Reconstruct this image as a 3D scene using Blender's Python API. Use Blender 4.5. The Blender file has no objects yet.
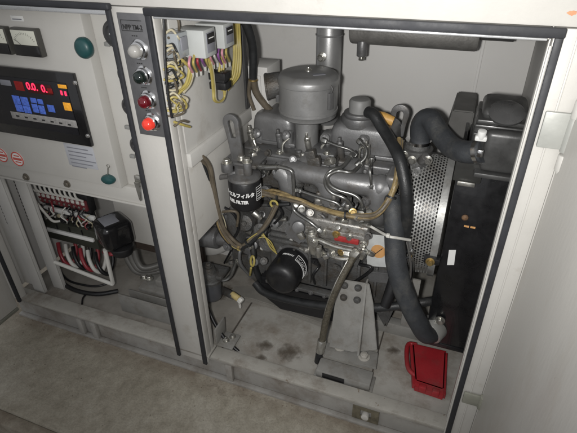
import bpy, bmesh, math, random
from mathutils import Vector, Matrix
random.seed(7)
K = 0.72                       # design units -> metres, applied at the end
sc = bpy.context.scene
COL = sc.collection
V = Vector
# ------------------------------------------------------------------ camera model
F, CX, CY = 466.29, 288.5, 216.5
CX_ = V((0.93393541, 0.17936069, -0.30918344)).normalized()
CY_ = V((0.35710428, -0.50577917, 0.78527955)).normalized()
CZ_ = V((-0.01553027, -0.8438111, -0.53641554)).normalized()
RM = Matrix((CX_, CY_, CZ_))
CAM = V((0, -1.0, 1.5))
def ray(px, py): return RM @ V(((px-CX)/F, (py-CY)/F, 1))
def P(px, py, y):              # the point at depth y seen there
    d = ray(px, py); return CAM + d*((y-CAM.y)/d.y)
def PX(px, py, x):
    d = ray(px, py); return CAM + d*((x-CAM.x)/d.x)
def PZ(px, py, z):
    d = ray(px, py); return CAM + d*((z-CAM.z)/d.z)
def PL(y, *pts): return [P(a, b, y) for a, b in pts]
def PV(*pts): return [P(a, b, c) for a, b, c in pts]
# ------------------------------------------------------------------ materials
MATS = {}
def mat(name, col, rough=.5, metal=0, var=.12, scale=12, bump=.0, bscale=60, dirt=None, dscale=5, dlo=.55, dhi=.75,
        emit=None, es=1, coat=0, rvar=.12, trans=0, chips=None):
    if name in MATS: return MATS[name]
    m = bpy.data.materials.new(name); m.use_nodes = True; nt = m.node_tree; n = nt.nodes; L = nt.links
    b = n['Principled BSDF']; b.inputs['Roughness'].default_value = rough; b.inputs['Metallic'].default_value = metal
    b.inputs['Coat Weight'].default_value = coat
    if trans: b.inputs['Transmission Weight'].default_value = trans
    if emit:
        b.inputs['Emission Color'].default_value = (*emit, 1); b.inputs['Emission Strength'].default_value = es
    tc = n.new('ShaderNodeTexCoord'); mp = n.new('ShaderNodeMapping'); mp.inputs['Scale'].default_value = (1/K,)*3
    oi = n.new('ShaderNodeObjectInfo'); ad = n.new('ShaderNodeVectorMath'); ad.operation = 'ADD'
    L.new(tc.outputs['Object'], ad.inputs[0]); L.new(oi.outputs['Location'], ad.inputs[1]); L.new(ad.outputs[0], mp.inputs['Vector'])
    nz = n.new('ShaderNodeTexNoise'); nz.inputs['Scale'].default_value = scale; nz.inputs['Detail'].default_value = 7; nz.inputs['Roughness'].default_value = .65
    L.new(mp.outputs[0], nz.inputs['Vector'])
    r = n.new('ShaderNodeMapRange'); r.inputs['From Min'].default_value = .3; r.inputs['From Max'].default_value = .7
    r.inputs['To Min'].default_value = 1-var; r.inputs['To Max'].default_value = 1+var
    L.new(nz.outputs['Fac'], r.inputs['Value'])
    mx = n.new('ShaderNodeVectorMath'); mx.operation = 'SCALE'; mx.inputs[0].default_value = col
    L.new(r.outputs[0], mx.inputs['Scale'])
    out = mx.outputs[0]
    if dirt:
        dn = n.new('ShaderNodeTexNoise'); dn.inputs['Scale'].default_value = dscale; dn.inputs['Detail'].default_value = 8; dn.inputs['Roughness'].default_value = .7
        L.new(mp.outputs[0], dn.inputs['Vector'])
        dr = n.new('ShaderNodeMapRange'); dr.inputs['From Min'].default_value = dlo; dr.inputs['From Max'].default_value = dhi
        L.new(dn.outputs['Fac'], dr.inputs['Value'])
        mm = n.new('ShaderNodeMix'); mm.data_type = 'RGBA'; L.new(dr.outputs[0], mm.inputs['Factor'])
        L.new(out, mm.inputs['A']); mm.inputs['B'].default_value = (*dirt, 1); out = mm.outputs['Result']
    if chips:
        cn = n.new('ShaderNodeTexNoise'); cn.inputs['Scale'].default_value = chips[0]; cn.inputs['Detail'].default_value = 5; cn.inputs['Roughness'].default_value = .75
        L.new(mp.outputs[0], cn.inputs['Vector'])
        cr = n.new('ShaderNodeMapRange'); cr.inputs['From Min'].default_value = chips[1]; cr.inputs['From Max'].default_value = chips[1]+.02; cr.inputs['To Max'].default_value = .8
        L.new(cn.outputs['Fac'], cr.inputs['Value'])
        m5 = n.new('ShaderNodeMix'); m5.data_type = 'RGBA'; L.new(cr.outputs[0], m5.inputs['Factor'])
        L.new(out, m5.inputs['A']); m5.inputs['B'].default_value = (.17,.12,.08,1); out = m5.outputs['Result']
    L.new(out, b.inputs['Base Color'])
    rr = n.new('ShaderNodeMapRange'); rr.inputs['To Min'].default_value = max(0, rough-rvar); rr.inputs['To Max'].default_value = min(1, rough+rvar)
    rr.inputs['From Min'].default_value = .3; rr.inputs['From Max'].default_value = .7
    L.new(nz.outputs['Fac'], rr.inputs['Value']); L.new(rr.outputs[0], b.inputs['Roughness'])
    if bump:
        bn = n.new('ShaderNodeTexNoise'); bn.inputs['Scale'].default_value = bscale; bn.inputs['Detail'].default_value = 4
        L.new(mp.outputs[0], bn.inputs['Vector'])
        bp = n.new('ShaderNodeBump'); bp.inputs['Strength'].default_value = bump; bp.inputs['Distance'].default_value = .003
        L.new(bn.outputs['Fac'], bp.inputs['Height']); L.new(bp.outputs[0], b.inputs['Normal'])
    MATS[name] = m; return m
WHITE = mat('cream_enamel', (.505,.492,.462), .42, 0, .04, 8, .08, 120, (.33,.30,.25), 7, .6, .82, coat=.15, chips=(22,.715))
PANELW = mat('panel_enamel', (.495,.483,.452), .45, 0, .03, 9, .03, 200, (.38,.36,.31), 5, .68, .9)
INNER = mat('inner_sheet', (.50,.49,.465), .55, 0, .05, 6, .05, 90, (.33,.30,.26), 4, .6, .85)
BACKW = mat('back_sheet', (.56,.55,.53), .6, 0, .03, 3, .04, 50, (.45,.44,.41), 3, .55, .85)
DOORW = mat('door_sheet', (.60,.585,.55), .42, 0, .03, 5, .08, 80, (.50,.46,.40), 4, .50, .85, chips=(26,.71))
BASE = mat('base_steel', (.31,.30,.28), .6, 0, .12, 9, .12, 70, (.17,.145,.12), 6, .48, .72, chips=(24,.68))
SILL = mat('sill_steel', (.37,.355,.32), .6, 0, .10, 14, .1, 90, (.16,.13,.10), 9, .5, .75, chips=(30,.66))
RUBBER = mat('black_rubber', (.022,.023,.027), .6, 0, .2, 20, .06, 150, (.06,.058,.052), 9, .6, .9)
HOSE = mat('hose_rubber', (.033,.036,.040), .6, 0, .22, 25, .25, 300, (.10,.097,.088), 13, .5, .85)
HOSEB = mat('hose_black', (.018,.019,.020), .46, 0, .2, 25, .2, 300, (.06,.056,.05), 14, .55, .85)
ENG = mat('engine_paint', (.155,.155,.156), .42, .4, .18, 18, .16, 170, (.085,.07,.052), 13, .5, .78, rvar=.1)
ENGD = mat('engine_cast_dark', (.10,.10,.098), .52, .3, .25, 22, .5, 150, (.06,.047,.033), 14, .46, .72)
ENGL = mat('engine_paint_gloss', (.185,.185,.186), .40, .4, .12, 12, .13, 190, (.11,.092,.07), 11, .55, .85)
SILV = mat('silver_paint', (.29,.29,.288), .38, .5, .08, 10, .06, 190, (.17,.155,.13), 9, .6, .88)
STEEL = mat('zinc_steel', (.55,.54,.50), .32, .9, .15, 40, .1, 200, (.2,.16,.1), 30, .58, .75)
ALU = mat('pump_alloy', (.36,.35,.33), .45, .7, .2, 50, .3, 200, (.12,.09,.06), 40, .52, .68)
PIPE = mat('injection_pipe', (.27,.27,.26), .3, .85, .1, 30)
BLK = mat('gloss_black', (.008,.008,.009), .2, 0, .2, 20, coat=.5)
BLKM = mat('matt_black', (.012,.012,.013), .4, 0, .25, 20, .1, 120, (.035,.032,.028), 9, .6, .85)
RADB = mat('radiator_black', (.009,.009,.010), .32, 0, .25, 20, .05, 90, (.03,.028,.024), 9, .6, .9, coat=.3)
BRKT = mat('bracket_grey', (.235,.23,.215), .55, .05, .10, 20, .15, 120, (.13,.11,.085), 12, .5, .78)
MESHM = mat('perforated_zinc', (.32,.32,.31), .45, .45, .2, 30, .1, 120, (.16,.14,.11), 16, .5, .75)
YEL = mat('yellow_wire', (.38,.31,.09), .45, 0, .12, 30)
CREAMW = mat('cream_wire', (.40,.36,.25), .5, 0, .1, 30)
WWIRE = mat('white_wire', (.6,.59,.55), .45, 0, .06, 30)
REDW = mat('red_wire', (.27,.03,.04), .4, 0, .1, 30)
PINKW = mat('pink_wire', (.55,.25,.30), .45, 0, .1, 30)
PURW = mat('violet_wire', (.22,.08,.25), .45, 0, .1, 30)
LOOM = mat('oily_loom_sleeve', (.25,.185,.085), .38, 0, .3, 40, .3, 120, (.08,.055,.03), 25, .5, .7, coat=.3)
BRNH = mat('brown_hose', (.115,.095,.068), .5, 0, .25, 30, .2, 120, (.07,.055,.04), 14, .5, .75)
REDB = mat('red_plastic', (.30,.018,.024), .45, 0, .15, 12, .12, 140, (.14,.05,.045), 9, .52, .8)
PAPER = mat('white_sticker', (.72,.72,.70), .5, 0, .02, 10)
GREYP = mat('grey_print', (.22,.225,.25), .5, 0, .1, 60)
INKB = mat('black_ink', (.02,.02,.02), .6, 0, .05, 10)
INKW = mat('white_ink', (.75,.75,.74), .5, 0, .03, 10)
REDI = mat('red_ink', (.50,.09,.07), .5, 0, .06, 10)
ORI = mat('orange_ink', (.58,.31,.12), .5, 0, .15, 40)
TEAL = mat('teal_plastic', (.015,.070,.072), .45, 0, .15, 15, coat=.3)
PLATE = mat('brushed_plate', (.15,.15,.155), .38, .4, .12, 30)
CHROME = mat('chrome', (.8,.8,.8), .15, 1, .04, 30)
RELAY = mat('relay_plastic', (.42,.435,.425), .45, 0, .03, 20)
DIAL = mat('dial_face', (.66,.66,.57), .4, 0, .04, 20)
LED_R = mat('red_digits', (.8,.02,.03), .4, emit=(1,.03,.10), es=1.6)
LED_DR = mat('dim_red_window', (.12,.008,.008), .3, emit=(.5,.01,.01), es=.15)
LED_O = mat('orange_led', (.55,.27,.03), .4, 0, .4, 120, emit=(1,.42,.03), es=.35)
BLUEK = mat('blue_key', (.07,.14,.50), .45, 0, .45, 120, emit=(.08,.16,.7), es=.12)
LENSR = mat('lit_red_lens', (.45,.03,.02), .2, emit=(1,.06,.03), es=.38, coat=.5)
LENSD = mat('dark_red_lens', (.12,.004,.01), .12, coat=.8)
LENSK = mat('dark_green_lens', (.008,.014,.012), .1, coat=.8)
LENSW = mat('clear_lens', (.34,.33,.31), .2, coat=.8)
GLASS = mat('meter_cover', (.75,.75,.72), .15)
BRASS = mat('brass_fitting', (.42,.30,.12), .4, .8, .15, 40)
AMBER = mat('amber_plastic', (.58,.33,.09), .45, 0, .25, 50, .2, 120)
RUSTP = mat('rusty_bolt', (.17,.10,.055), .7, .3, .4, 60, .4, 200)
TAPE = mat('olive_hinge', (.24,.24,.20), .5, .1, .1, 25, .1, 90, (.22,.18,.1), 12, .55, .8)
WOOD = mat('brown_board', (.065,.048,.038), .6, 0, .3, 30, .2, 90)

def concrete():
    m = bpy.data.materials.new('concrete'); m.use_nodes = True; nt = m.node_tree; n = nt.nodes; L = nt.links
    b = n['Principled BSDF']; b.inputs['Roughness'].default_value = .85
    tc = n.new('ShaderNodeTexCoord'); mp = n.new('ShaderNodeMapping'); mp.inputs['Scale'].default_value = (1/K,)*3; L.new(tc.outputs['Object'], mp.inputs[0])
    def nz(s, d=8, r=.6):
        a = n.new('ShaderNodeTexNoise'); a.inputs['Scale'].default_value = s; a.inputs['Detail'].default_value = d; a.inputs['Roughness'].default_value = r
        L.new(mp.outputs[0], a.inputs[0]); return a
    def ramp(src, stops):
        r = n.new('ShaderNodeValToRGB'); e = r.color_ramp.elements
        e[0].position, e[0].color = stops[0][0], (*stops[0][1], 1); e[1].position, e[1].color = stops[-1][0], (*stops[-1][1], 1)
        for p, c in stops[1:-1]: q = e.new(p); q.color = (*c, 1)
        L.new(src, r.inputs[0]); return r
    a = nz(3.2, 9, .62); b1 = nz(26, 6, .7); b2 = nz(160, 3, .6)
    r1 = ramp(a.outputs['Fac'], [(.3,(.265,.238,.185)), (.5,(.355,.325,.262)), (.7,(.44,.41,.345))])
    r2 = ramp(b1.outputs['Fac'], [(.3,(.78,.77,.75)), (.6,(1,1,1)), (.75,(1.12,1.12,1.12))])
    r3 = ramp(b2.outputs['Fac'], [(.3,(.82,.82,.82)), (.6,(1.06,1.06,1.06))])
    m1 = n.new('ShaderNodeMix'); m1.data_type = 'RGBA'; m1.blend_type = 'MULTIPLY'; m1.inputs['Factor'].default_value = 1
    m2 = n.new('ShaderNodeMix'); m2.data_type = 'RGBA'; m2.blend_type = 'MULTIPLY'; m2.inputs['Factor'].default_value = 1
    L.new(r1.outputs[0], m1.inputs['A']); L.new(r2.outputs[0], m1.inputs['B']); L.new(m1.outputs['Result'], m2.inputs['A']); L.new(r3.outputs[0], m2.inputs['B'])
    # rust-tan stain patches
    st = nz(2.1, 5, .5); rs = ramp(st.outputs['Fac'], [(.62,(0,0,0)), (.75,(1,1,1))])
    m3 = n.new('ShaderNodeMix'); m3.data_type = 'RGBA'; mu = n.new('ShaderNodeMath'); mu.operation = 'MULTIPLY'; mu.inputs[1].default_value = .5
    L.new(rs.outputs[0], mu.inputs[0]); L.new(mu.outputs[0], m3.inputs['Factor']); L.new(m2.outputs['Result'], m3.inputs['A']); m3.inputs['B'].default_value = (.24,.205,.155,1)
    # fine hairline cracks
    vo = n.new('ShaderNodeTexVoronoi'); vo.feature = 'DISTANCE_TO_EDGE'; vo.inputs['Scale'].default_value = 2.3
    wn = nz(4, 6, .7); wv = n.new('ShaderNodeVectorMath'); wv.operation = 'MULTIPLY_ADD'; wv.inputs[1].default_value = (.25,.25,.25)
    L.new(wn.outputs['Color'], wv.inputs[0]); L.new(mp.outputs[0], wv.inputs[2]); L.new(wv.outputs[0], vo.inputs['Vector'])
    rc = ramp(vo.outputs['Distance'], [(.0,(1,1,1)), (.006,(0,0,0))])
    cm = ramp(nz(1.4, 2).outputs['Fac'], [(.5,(0,0,0)), (.62,(.45,.45,.45))])
    mu2 = n.new('ShaderNodeMath'); mu2.operation = 'MULTIPLY'; L.new(rc.outputs[0], mu2.inputs[0]); L.new(cm.outputs[0], mu2.inputs[1])
    m4 = n.new('ShaderNodeMix'); m4.data_type = 'RGBA'; L.new(mu2.outputs[0], m4.inputs['Factor']); L.new(m3.outputs['Result'], m4.inputs['A']); m4.inputs['B'].default_value = (.07,.055,.045,1)
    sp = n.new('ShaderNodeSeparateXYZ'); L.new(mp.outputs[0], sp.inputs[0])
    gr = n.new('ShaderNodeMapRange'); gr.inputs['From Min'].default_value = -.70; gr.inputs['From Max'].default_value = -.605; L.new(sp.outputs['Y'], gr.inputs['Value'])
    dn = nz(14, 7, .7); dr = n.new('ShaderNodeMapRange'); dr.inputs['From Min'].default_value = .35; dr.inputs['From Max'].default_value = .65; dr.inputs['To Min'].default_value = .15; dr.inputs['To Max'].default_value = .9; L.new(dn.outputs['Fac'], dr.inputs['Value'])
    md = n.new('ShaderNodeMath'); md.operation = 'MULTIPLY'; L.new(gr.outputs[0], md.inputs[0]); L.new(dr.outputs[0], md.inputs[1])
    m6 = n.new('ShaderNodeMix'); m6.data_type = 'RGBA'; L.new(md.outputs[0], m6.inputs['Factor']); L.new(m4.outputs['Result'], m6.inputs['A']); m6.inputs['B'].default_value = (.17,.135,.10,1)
    L.new(m6.outputs['Result'], b.inputs['Base Color'])
    bp = n.new('ShaderNodeBump'); bp.inputs['Strength'].default_value = .5; bp.inputs['Distance'].default_value = .004; L.new(b1.outputs['Fac'], bp.inputs['Height'])
    bq = n.new('ShaderNodeBump'); bq.inputs['Strength'].default_value = .35; bq.inputs['Distance'].default_value = .0015; L.new(b2.outputs['Fac'], bq.inputs['Height'])
    L.new(bp.outputs[0], bq.inputs['Normal']); L.new(bq.outputs[0], b.inputs['Normal'])
    return m
CONC = concrete()

def streaks(m, k=.28):
    for q in m.node_tree.nodes:
        if q.type == 'MAPPING': q.inputs['Scale'].default_value = (1.5/K, 1.5/K, k*1.5/K)
streaks(DOORW)
# ------------------------------------------------------------------ mesh builder
WORLD = {}
def frame(n, up=V((0,0,1))):
    n = n.normalized()
    if abs(n.dot(up)) > .95: up = V((0,1,0))
    u = up.cross(n).normalized(); v = n.cross(u)
    return Matrix((u, v, n)).transposed()
class B:
    def __init__(s): s.bm = bmesh.new(); s.mats = []
    def _mi(s, m):
        if m is None: return 0
        if m not in s.mats: s.mats.append(m)
        return s.mats.index(m)
    def _add(s, t, m):
        i = s._mi(m)
        for f in t.faces: f.material_index = i; f.smooth = True
        me = bpy.data.meshes.new('tmp'); t.to_mesh(me); t.free(); s.bm.from_mesh(me); bpy.data.meshes.remove(me)
        return s
    def box(s, c, sz, bev=.002, m=None, rot=None, seg=2, taper=None):
        t = bmesh.new(); bmesh.ops.create_cube(t, size=1)
        for v in t.verts:
            k = 1
            if taper and v.co.z > 0: k = taper
            v.co = V((v.co.x*sz[0]*k, v.co.y*sz[1]*k, v.co.z*sz[2]))
        if bev: bmesh.ops.bevel(t, geom=t.edges[:], offset=min(bev, min(sz)*.49), segments=seg, profile=.5, affect='EDGES')
        if rot is not None: bmesh.ops.transform(t, matrix=rot.to_4x4(), verts=t.verts)
        bmesh.ops.translate(t, vec=V(c), verts=t.verts)
        return s._add(t, m)
    def bx(s, x0, x1, y0, y1, z0, z1, bev=.002, m=None, seg=2):
        return s.box(((x0+x1)/2, (y0+y1)/2, (z0+z1)/2), (abs(x1-x0), abs(y1-y0), abs(z1-z0)), bev, m, None, seg)
    def lathe(s, p, ax, prof, seg=28, m=None, squash=None):
        t = bmesh.new(); R = frame(V(ax)); rings = []
        for h, r in prof:
            if r < 1e-5: rings.append([t.verts.new(R @ V((0,0,h)))])
            else: rings.append([t.verts.new(R @ V((r*math.cos(2*math.pi*i/seg), r*math.sin(2*math.pi*i/seg)*(squash or 1), h))) for i in range(seg)])
        for a, b in zip(rings, rings[1:]):
            for i in range(seg):
                j = (i+1) % seg
                if len(a) == 1 and len(b) == 1: continue
                if len(a) == 1: t.faces.new((a[0], b[j], b[i]))
                elif len(b) == 1: t.faces.new((a[i], a[j], b[0]))
                else: t.faces.new((a[i], a[j], b[j], b[i]))
        if len(rings[0]) > 1: t.faces.new(rings[0][::-1])
        if len(rings[-1]) > 1: t.faces.new(rings[-1])
        bmesh.ops.recalc_face_normals(t, faces=t.faces[:])
        bmesh.ops.translate(t, vec=V(p), verts=t.verts)
        return s._add(t, m)
    def cyl(s, p0, p1, r, r1=None, bev=.002, seg=24, m=None):
        p0, p1 = V(p0), V(p1); h = (p1-p0).length; r1 = r if r1 is None else r1; b = min(bev, h*.45, r*.6, r1*.6)
        return s.lathe(p0, p1-p0, [(0, r-b), (b*.3, r-b*.3), (b, r), (h-b, r1), (h-b*.3, r1-b*.3), (h, r1-b)], seg, m)
    def hexb(s, p, ax, r=.009, h=.008, m=None, washer=True):
        p = V(p); ax = V(ax).normalized()
        if washer: s.cyl(p, p+ax*h*.25, r*1.45, bev=.0006, seg=16, m=m)
        t = bmesh.new(); R = frame(ax); a0 = random.random()
        lo = [t.verts.new(R @ V((r*math.cos(a0+i*math.pi/3), r*math.sin(a0+i*math.pi/3), 0))) for i in range(6)]
        hi = [t.verts.new(R @ V((r*math.cos(a0+i*math.pi/3), r*math.sin(a0+i*math.pi/3), h))) for i in range(6)]
        t.faces.new(lo[::-1]); t.faces.new(hi)
        for i in range(6): t.faces.new((lo[i], lo[(i+1)%6], hi[(i+1)%6], hi[i]))
        bmesh.ops.bevel(t, geom=t.edges[:], offset=r*.1, segments=1, affect='EDGES')
        bmesh.ops.translate(t, vec=p+ax*h*.2, verts=t.verts)
        return s._add(t, m)
    def tube(s, pts, r, seg=12, m=None, sub=7, curve=True, rf=None, caps=True, flat=1):
        pts = [V(p) for p in pts]; t = bmesh.new()
        path = []
        if curve and len(pts) > 2:
            q = [pts[0]*2-pts[1]]+pts+[pts[-1]*2-pts[-2]]
            for i in range(1, len(q)-2):
                a, b, c, d = q[i-1:i+3]
                for k in range(sub):
                    u = k/sub
                    path.append(.5*((2*b)+(c-a)*u+(2*a-5*b+4*c-d)*u*u+(-a+3*b-3*c+d)*u**3))
            path.append(pts[-1])
        else: path = pts
        nrm = None; rings = []
        for i, p in enumerate(path):
            tg = (path[min(i+1, len(path)-1)]-path[max(i-1, 0)]).normalized()
            if nrm is None: nrm = frame(tg).col[0]
            nrm = (nrm-tg*nrm.dot(tg)).normalized(); bn = tg.cross(nrm)
            rr = r*(rf(i/(len(path)-1)) if rf else 1)
            rings.append([t.verts.new(p+(nrm*math.cos(2*math.pi*k/seg)+bn*math.sin(2*math.pi*k/seg)*flat)*rr) for k in range(seg)])
        for a, b in zip(rings, rings[1:]):
            for k in range(seg): t.faces.new((a[k], a[(k+1)%seg], b[(k+1)%seg], b[k]))
        if caps: t.faces.new(rings[0][::-1]); t.faces.new(rings[-1])
        return s._add(t, m)
    def ell(s, c, r, m=None, seg=20):
        t = bmesh.new(); bmesh.ops.create_uvsphere(t, u_segments=seg, v_segments=seg//2, radius=1)
        for v in t.verts: v.co = V((v.co.x*r[0], v.co.y*r[1], v.co.z*r[2]))+V(c)
        return s._add(t, m)
    def torus(s, c, ax, R, r, m=None, seg=28, arc=1.0, a0=0, sx=1, sy=1):
        M = frame(V(ax)); c = V(c)
        pts = [c+M@V((R*sx*math.cos(a0+2*math.pi*arc*i/seg), R*sy*math.sin(a0+2*math.pi*arc*i/seg), 0)) for i in range(seg+1)]
        return s.tube(pts, r, 8, m, curve=False)
    def curve2d(s, loops, o, u, v, th, bev=0, m=None):    # a plate with holes, normal u x v
        u = V(u).normalized(); v = V(v).normalized(); n = u.cross(v)
        cu = bpy.data.curves.new('c', 'CURVE'); cu.dimensions = '2D'; cu.fill_mode = 'BOTH'; cu.extrude = max(th/2-bev, 0); cu.bevel_depth = bev; cu.bevel_resolution = 1
        for lp in loops:
            sp = cu.splines.new('POLY'); sp.points.add(len(lp)-1); sp.use_cyclic_u = True
            for q, pt in zip(sp.points, lp): q.co = (pt[0], pt[1], 0, 1)
        ob = bpy.data.objects.new('c', cu); me = bpy.data.meshes.new_from_object(ob)
        M = Matrix((u, v, n)).transposed().to_4x4(); M.translation = V(o)
        me.transform(M); t = bmesh.new(); t.from_mesh(me); bmesh.ops.remove_doubles(t, verts=t.verts, dist=1e-6)
        bpy.data.objects.remove(ob); bpy.data.curves.remove(cu); bpy.data.meshes.remove(me)
        return s._add(t, m)
    def prism(s, pts, depth, bev=.002, m=None):           # polygon in 3D pushed along depth
        t = bmesh.new(); a = [t.verts.new(V(p)) for p in pts]; b = [t.verts.new(V(p)+V(depth)) for p in pts]
        t.faces.new(a[::-1]); t.faces.new(b); k = len(pts)
        for i in range(k): t.faces.new((a[i], a[(i+1)%k], b[(i+1)%k], b[i]))
        bmesh.ops.recalc_face_normals(t, faces=t.faces[:])
        if bev: bmesh.ops.bevel(t, geom=t.edges[:], offset=bev, segments=2, affect='EDGES')
        return s._add(t, m)
    def text(s, body, o, u, v, size, m=None, th=.0006, align='LEFT', bend=None, sx=1.0, bold=0.0):
        u = V(u).normalized(); v = V(v).normalized(); n = u.cross(v)
        cu = bpy.data.curves.new('t', 'FONT'); cu.body = body; cu.size = size; cu.extrude = th/2; cu.align_x = align; cu.resolution_u = 3; cu.offset = bold
        ob = bpy.data.objects.new('t', cu); me = bpy.data.meshes.new_from_object(ob)
        t = bmesh.new(); t.from_mesh(me)
        if bend:                                           # (axis point, axis dir = v, radius, start angle)
            c, r, a0 = bend
            w = V(v)
            e0 = u; e1 = n
            for q in t.verts:
                a = a0+q.co.x*sx/r; rr = r+q.co.z
                q.co = V(c)+w*q.co.y+(e0*math.sin(a)+e1*math.cos(a))*rr
        else:
            M = Matrix((u*sx, v, n)).transposed().to_4x4(); M.translation = V(o); bmesh.ops.transform(t, matrix=M, verts=t.verts)
        bpy.data.objects.remove(ob); bpy.data.curves.remove(cu); bpy.data.meshes.remove(me)
        return s._add(t, m)
    def build(s, name, m=None, parent=None, label=None, cat=None, group=None, kind=None, auto=40):
        me = bpy.data.meshes.new(name); s.bm.to_mesh(me); s.bm.free()
        xs = [v.co for v in me.vertices]
        lo = V([min(c[i] for c in xs) for i in range(3)]); hi = V([max(c[i] for c in xs) for i in range(3)])
        o = V(((lo.x+hi.x)/2, (lo.y+hi.y)/2, lo.z)); me.transform(Matrix.Translation(-o))
        if s.mats:
            if m is not None and m not in s.mats: pass
            for q in s.mats: me.materials.append(q)
        else: me.materials.append(m)
        me.set_sharp_from_angle(angle=math.radians(auto))
        ob = bpy.data.objects.new(name, me); COL.objects.link(ob)
        WORLD[ob.name] = o
        ob.location = o-(WORLD[parent.name] if parent else V((0,0,0))); ob.parent = parent
        tag(ob, label, cat, group, kind); return ob
def tag(o, label=None, cat=None, group=None, kind=None):
    for k, v in (('label', label), ('category', cat), ('group', group), ('kind', kind)):
        if v: o[k] = v
def thing(name, loc, label, cat, group=None):
    o = bpy.data.objects.new(name, None); COL.objects.link(o); o.location = V(loc); o.empty_display_size = .05
    WORLD[o.name] = V(loc); tag(o, label, cat, group); return o
def copy_tree(o, d, parent=None):
    c = o.copy(); COL.objects.link(c); WORLD[c.name] = WORLD[o.name]+V(d); c.parent = parent
    if parent is None: c.location = o.location+V(d)
    for ch in list(o.children): copy_tree(ch, d, c)
    return c
XA, YA, ZA = V((1,0,0)), V((0,1,0)), V((0,0,1)); NY = -YA

# ================================================================== SETTING
b = B(); b.bx(-4, 2.5, -.385, 1.6, -.16, 0, .006); b.build('concrete_floor', CONC, kind='structure')
b = B(); b.bx(-4, 2.5, -.43, -.3855, -.16, -.012, .004); b.build('floor_kerb', CONC, kind='structure')
DARKG = mat('dark_ground', (.085,.072,.058), .9, 0, .2, 8, .4, 60)
b = B(); b.bx(-5, 3.5, -3.5, 1.6, -.30, -.16, 0); b.build('ground', DARKG, kind='structure')

random.seed(12)
t_ = bmesh.new()
for i in range(300):
    x = random.uniform(-1.75, .2); y = .0-abs(random.gauss(0, .035)) if random.random() < .75 else random.uniform(-.35, 0)
    rr = random.uniform(.0007, .0021); ret = bmesh.ops.create_icosphere(t_, subdivisions=1, radius=rr)
    sx_, sy_ = random.uniform(.6,1.6), random.uniform(.6,1.6)
    for v in ret['verts']: v.co = V((x+v.co.x*sx_, y+v.co.y*sy_, rr*.5+v.co.z*.7))
b = B(); b._add(t_, None); b.build('grit', mat('grit_brown', (.20,.165,.125), .9, 0, .4, 60), None, 'fine brown grit scattered along the enclosure base', 'grit', None, 'stuff')
# ================================================================== ENCLOSURE
enc = thing('generator_enclosure', (-.7, .4, 0), 'cream sheet metal generator enclosure with two open doorways edged in black rubber', 'enclosure')
TOP = 1.329
# frame
b = B()
b.bx(-1.76, .198, 0, .0298, TOP+.002, 1.62, .003)                          # fascia
b.build('fascia', WHITE, enc)
b = B(); b.bx(-.862, -.731, .0, .03, .088, TOP, .002); b.bx(-.741, -.731, .031, .052, .088, TOP, .001)
b.bx(-.862, -.85, .031, .06, .088, TOP, .001)
b.build('center_post', WHITE, enc)
b = B(); b.bx(-1.70, -1.655, 0, .03, .124, TOP, .002); b.build('left_post', WHITE, enc)
b = B(); b.bx(.129, .198, 0, .03, .05, TOP, .002); b.bx(.1985, .235, .002, .03, .0, 1.62, .002); b.bx(.127, .135, .031, .055, .124, TOP, .001)
b.bx(.166, .170, -.003, .0, .05, TOP, .001)
b.build('right_post', WHITE, enc)
b = B(); b.bx(-.73, .124, 0.0005, .03, TOP-.021, TOP, .002); b.bx(-1.654, -.863, .0005, .03, TOP-.02, TOP, .002)
b.build('top_rail', WHITE, enc)
# rubber seals: U-shaped edging
b = B(); b.bx(-.751, -.7335, -.009, -.0002, .082, TOP-.001, .003, seg=2); b.build('door_seal', RUBBER, enc)
b = B(); b.bx(.131, .146, -.007, -.0002, .02, TOP-.001, .003, seg=2); b.build('door_seal', RUBBER, enc)
b = B(); b.bx(-.752, .147, -.011, -.0002, TOP-.0165, TOP+.0015, .003, seg=2); b.build('door_seal', RUBBER, enc)
b = B(); b.bx(-.865, -.850, -.009, -.0002, .085, TOP-.001, .003, seg=2); b.build('door_seal', RUBBER, enc)
b = B(); b.bx(-1.70, -.846, -.018, -.0002, TOP-.008, TOP+.008, .005, seg=3); b.build('door_seal', RUBBER, enc)
b = B(); b.bx(-1.668, -1.652, -.014, -.0002, .11, TOP-.019, .005, seg=3); b.build('door_seal', RUBBER, enc)
LIP = mat('bright_lip', (.55,.56,.57), .3, .6, .05, 20)
b = B(); b.bx(-.729, .120, -.006, .0, TOP-.0225, TOP-.0172, .002); b.build('seal_lip', LIP, enc)
b = B(); b.bx(.1255, .1305, -.005, .0, .1, TOP-.03, .002); b.build('seal_lip', WHITE, enc)
b = B(); b.bx(-1.65, -.868, -.004, .0, TOP-.021, TOP-.0085, .003); b.build('seal_lip', LIP, enc)
# base: sills with a recessed web below
b = B(); b.bx(-.72, .20, .002, .055, .112, .126, .002); b.build('sill', SILL, enc)
b = B(); b.bx(-1.70, -.725, .0, .062, .112, .124, .002); b.build('sill', SILL, enc)
b = B(); b.bx(-1.72, .22, .022, .03, .012, .111, .001); b.bx(-1.72, .22, .003, .0218, .0, .012, .001)
b.bx(-1.72, .22, .006, .0216, .100, .1115, .002)
b.build('base_web', BASE, enc)
for px, py in ((232, 380), (92, 315), (85, 330)):
    q = P(px, py, .02)
    b = B(); b.bx(q.x-.013, q.x+.013, .004, .0215, .0125, .0995, .002); b.build('base_stiffener', BASE, enc)
q = P(365, 420, .02)
b = B()
b.curve2d([[(-.045,-.034),(.045,-.034),(.045,.034),(-.045,.034)], [(-.02,-.018),(-.02,.018),(.02,.018),(.02,-.018)]], (q.x, .016, .056), XA, ZA, .008, .001)
b.build('jacking_plate', mat('stained_plate', (.13,.115,.08), .7, .1, .4, 40, .3, 150), enc)
b = B(); b.cyl((q.x, .0215, .05), (q.x, .002, .05), .013); b.build('jacking_bolt', WHITE, enc)
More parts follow.
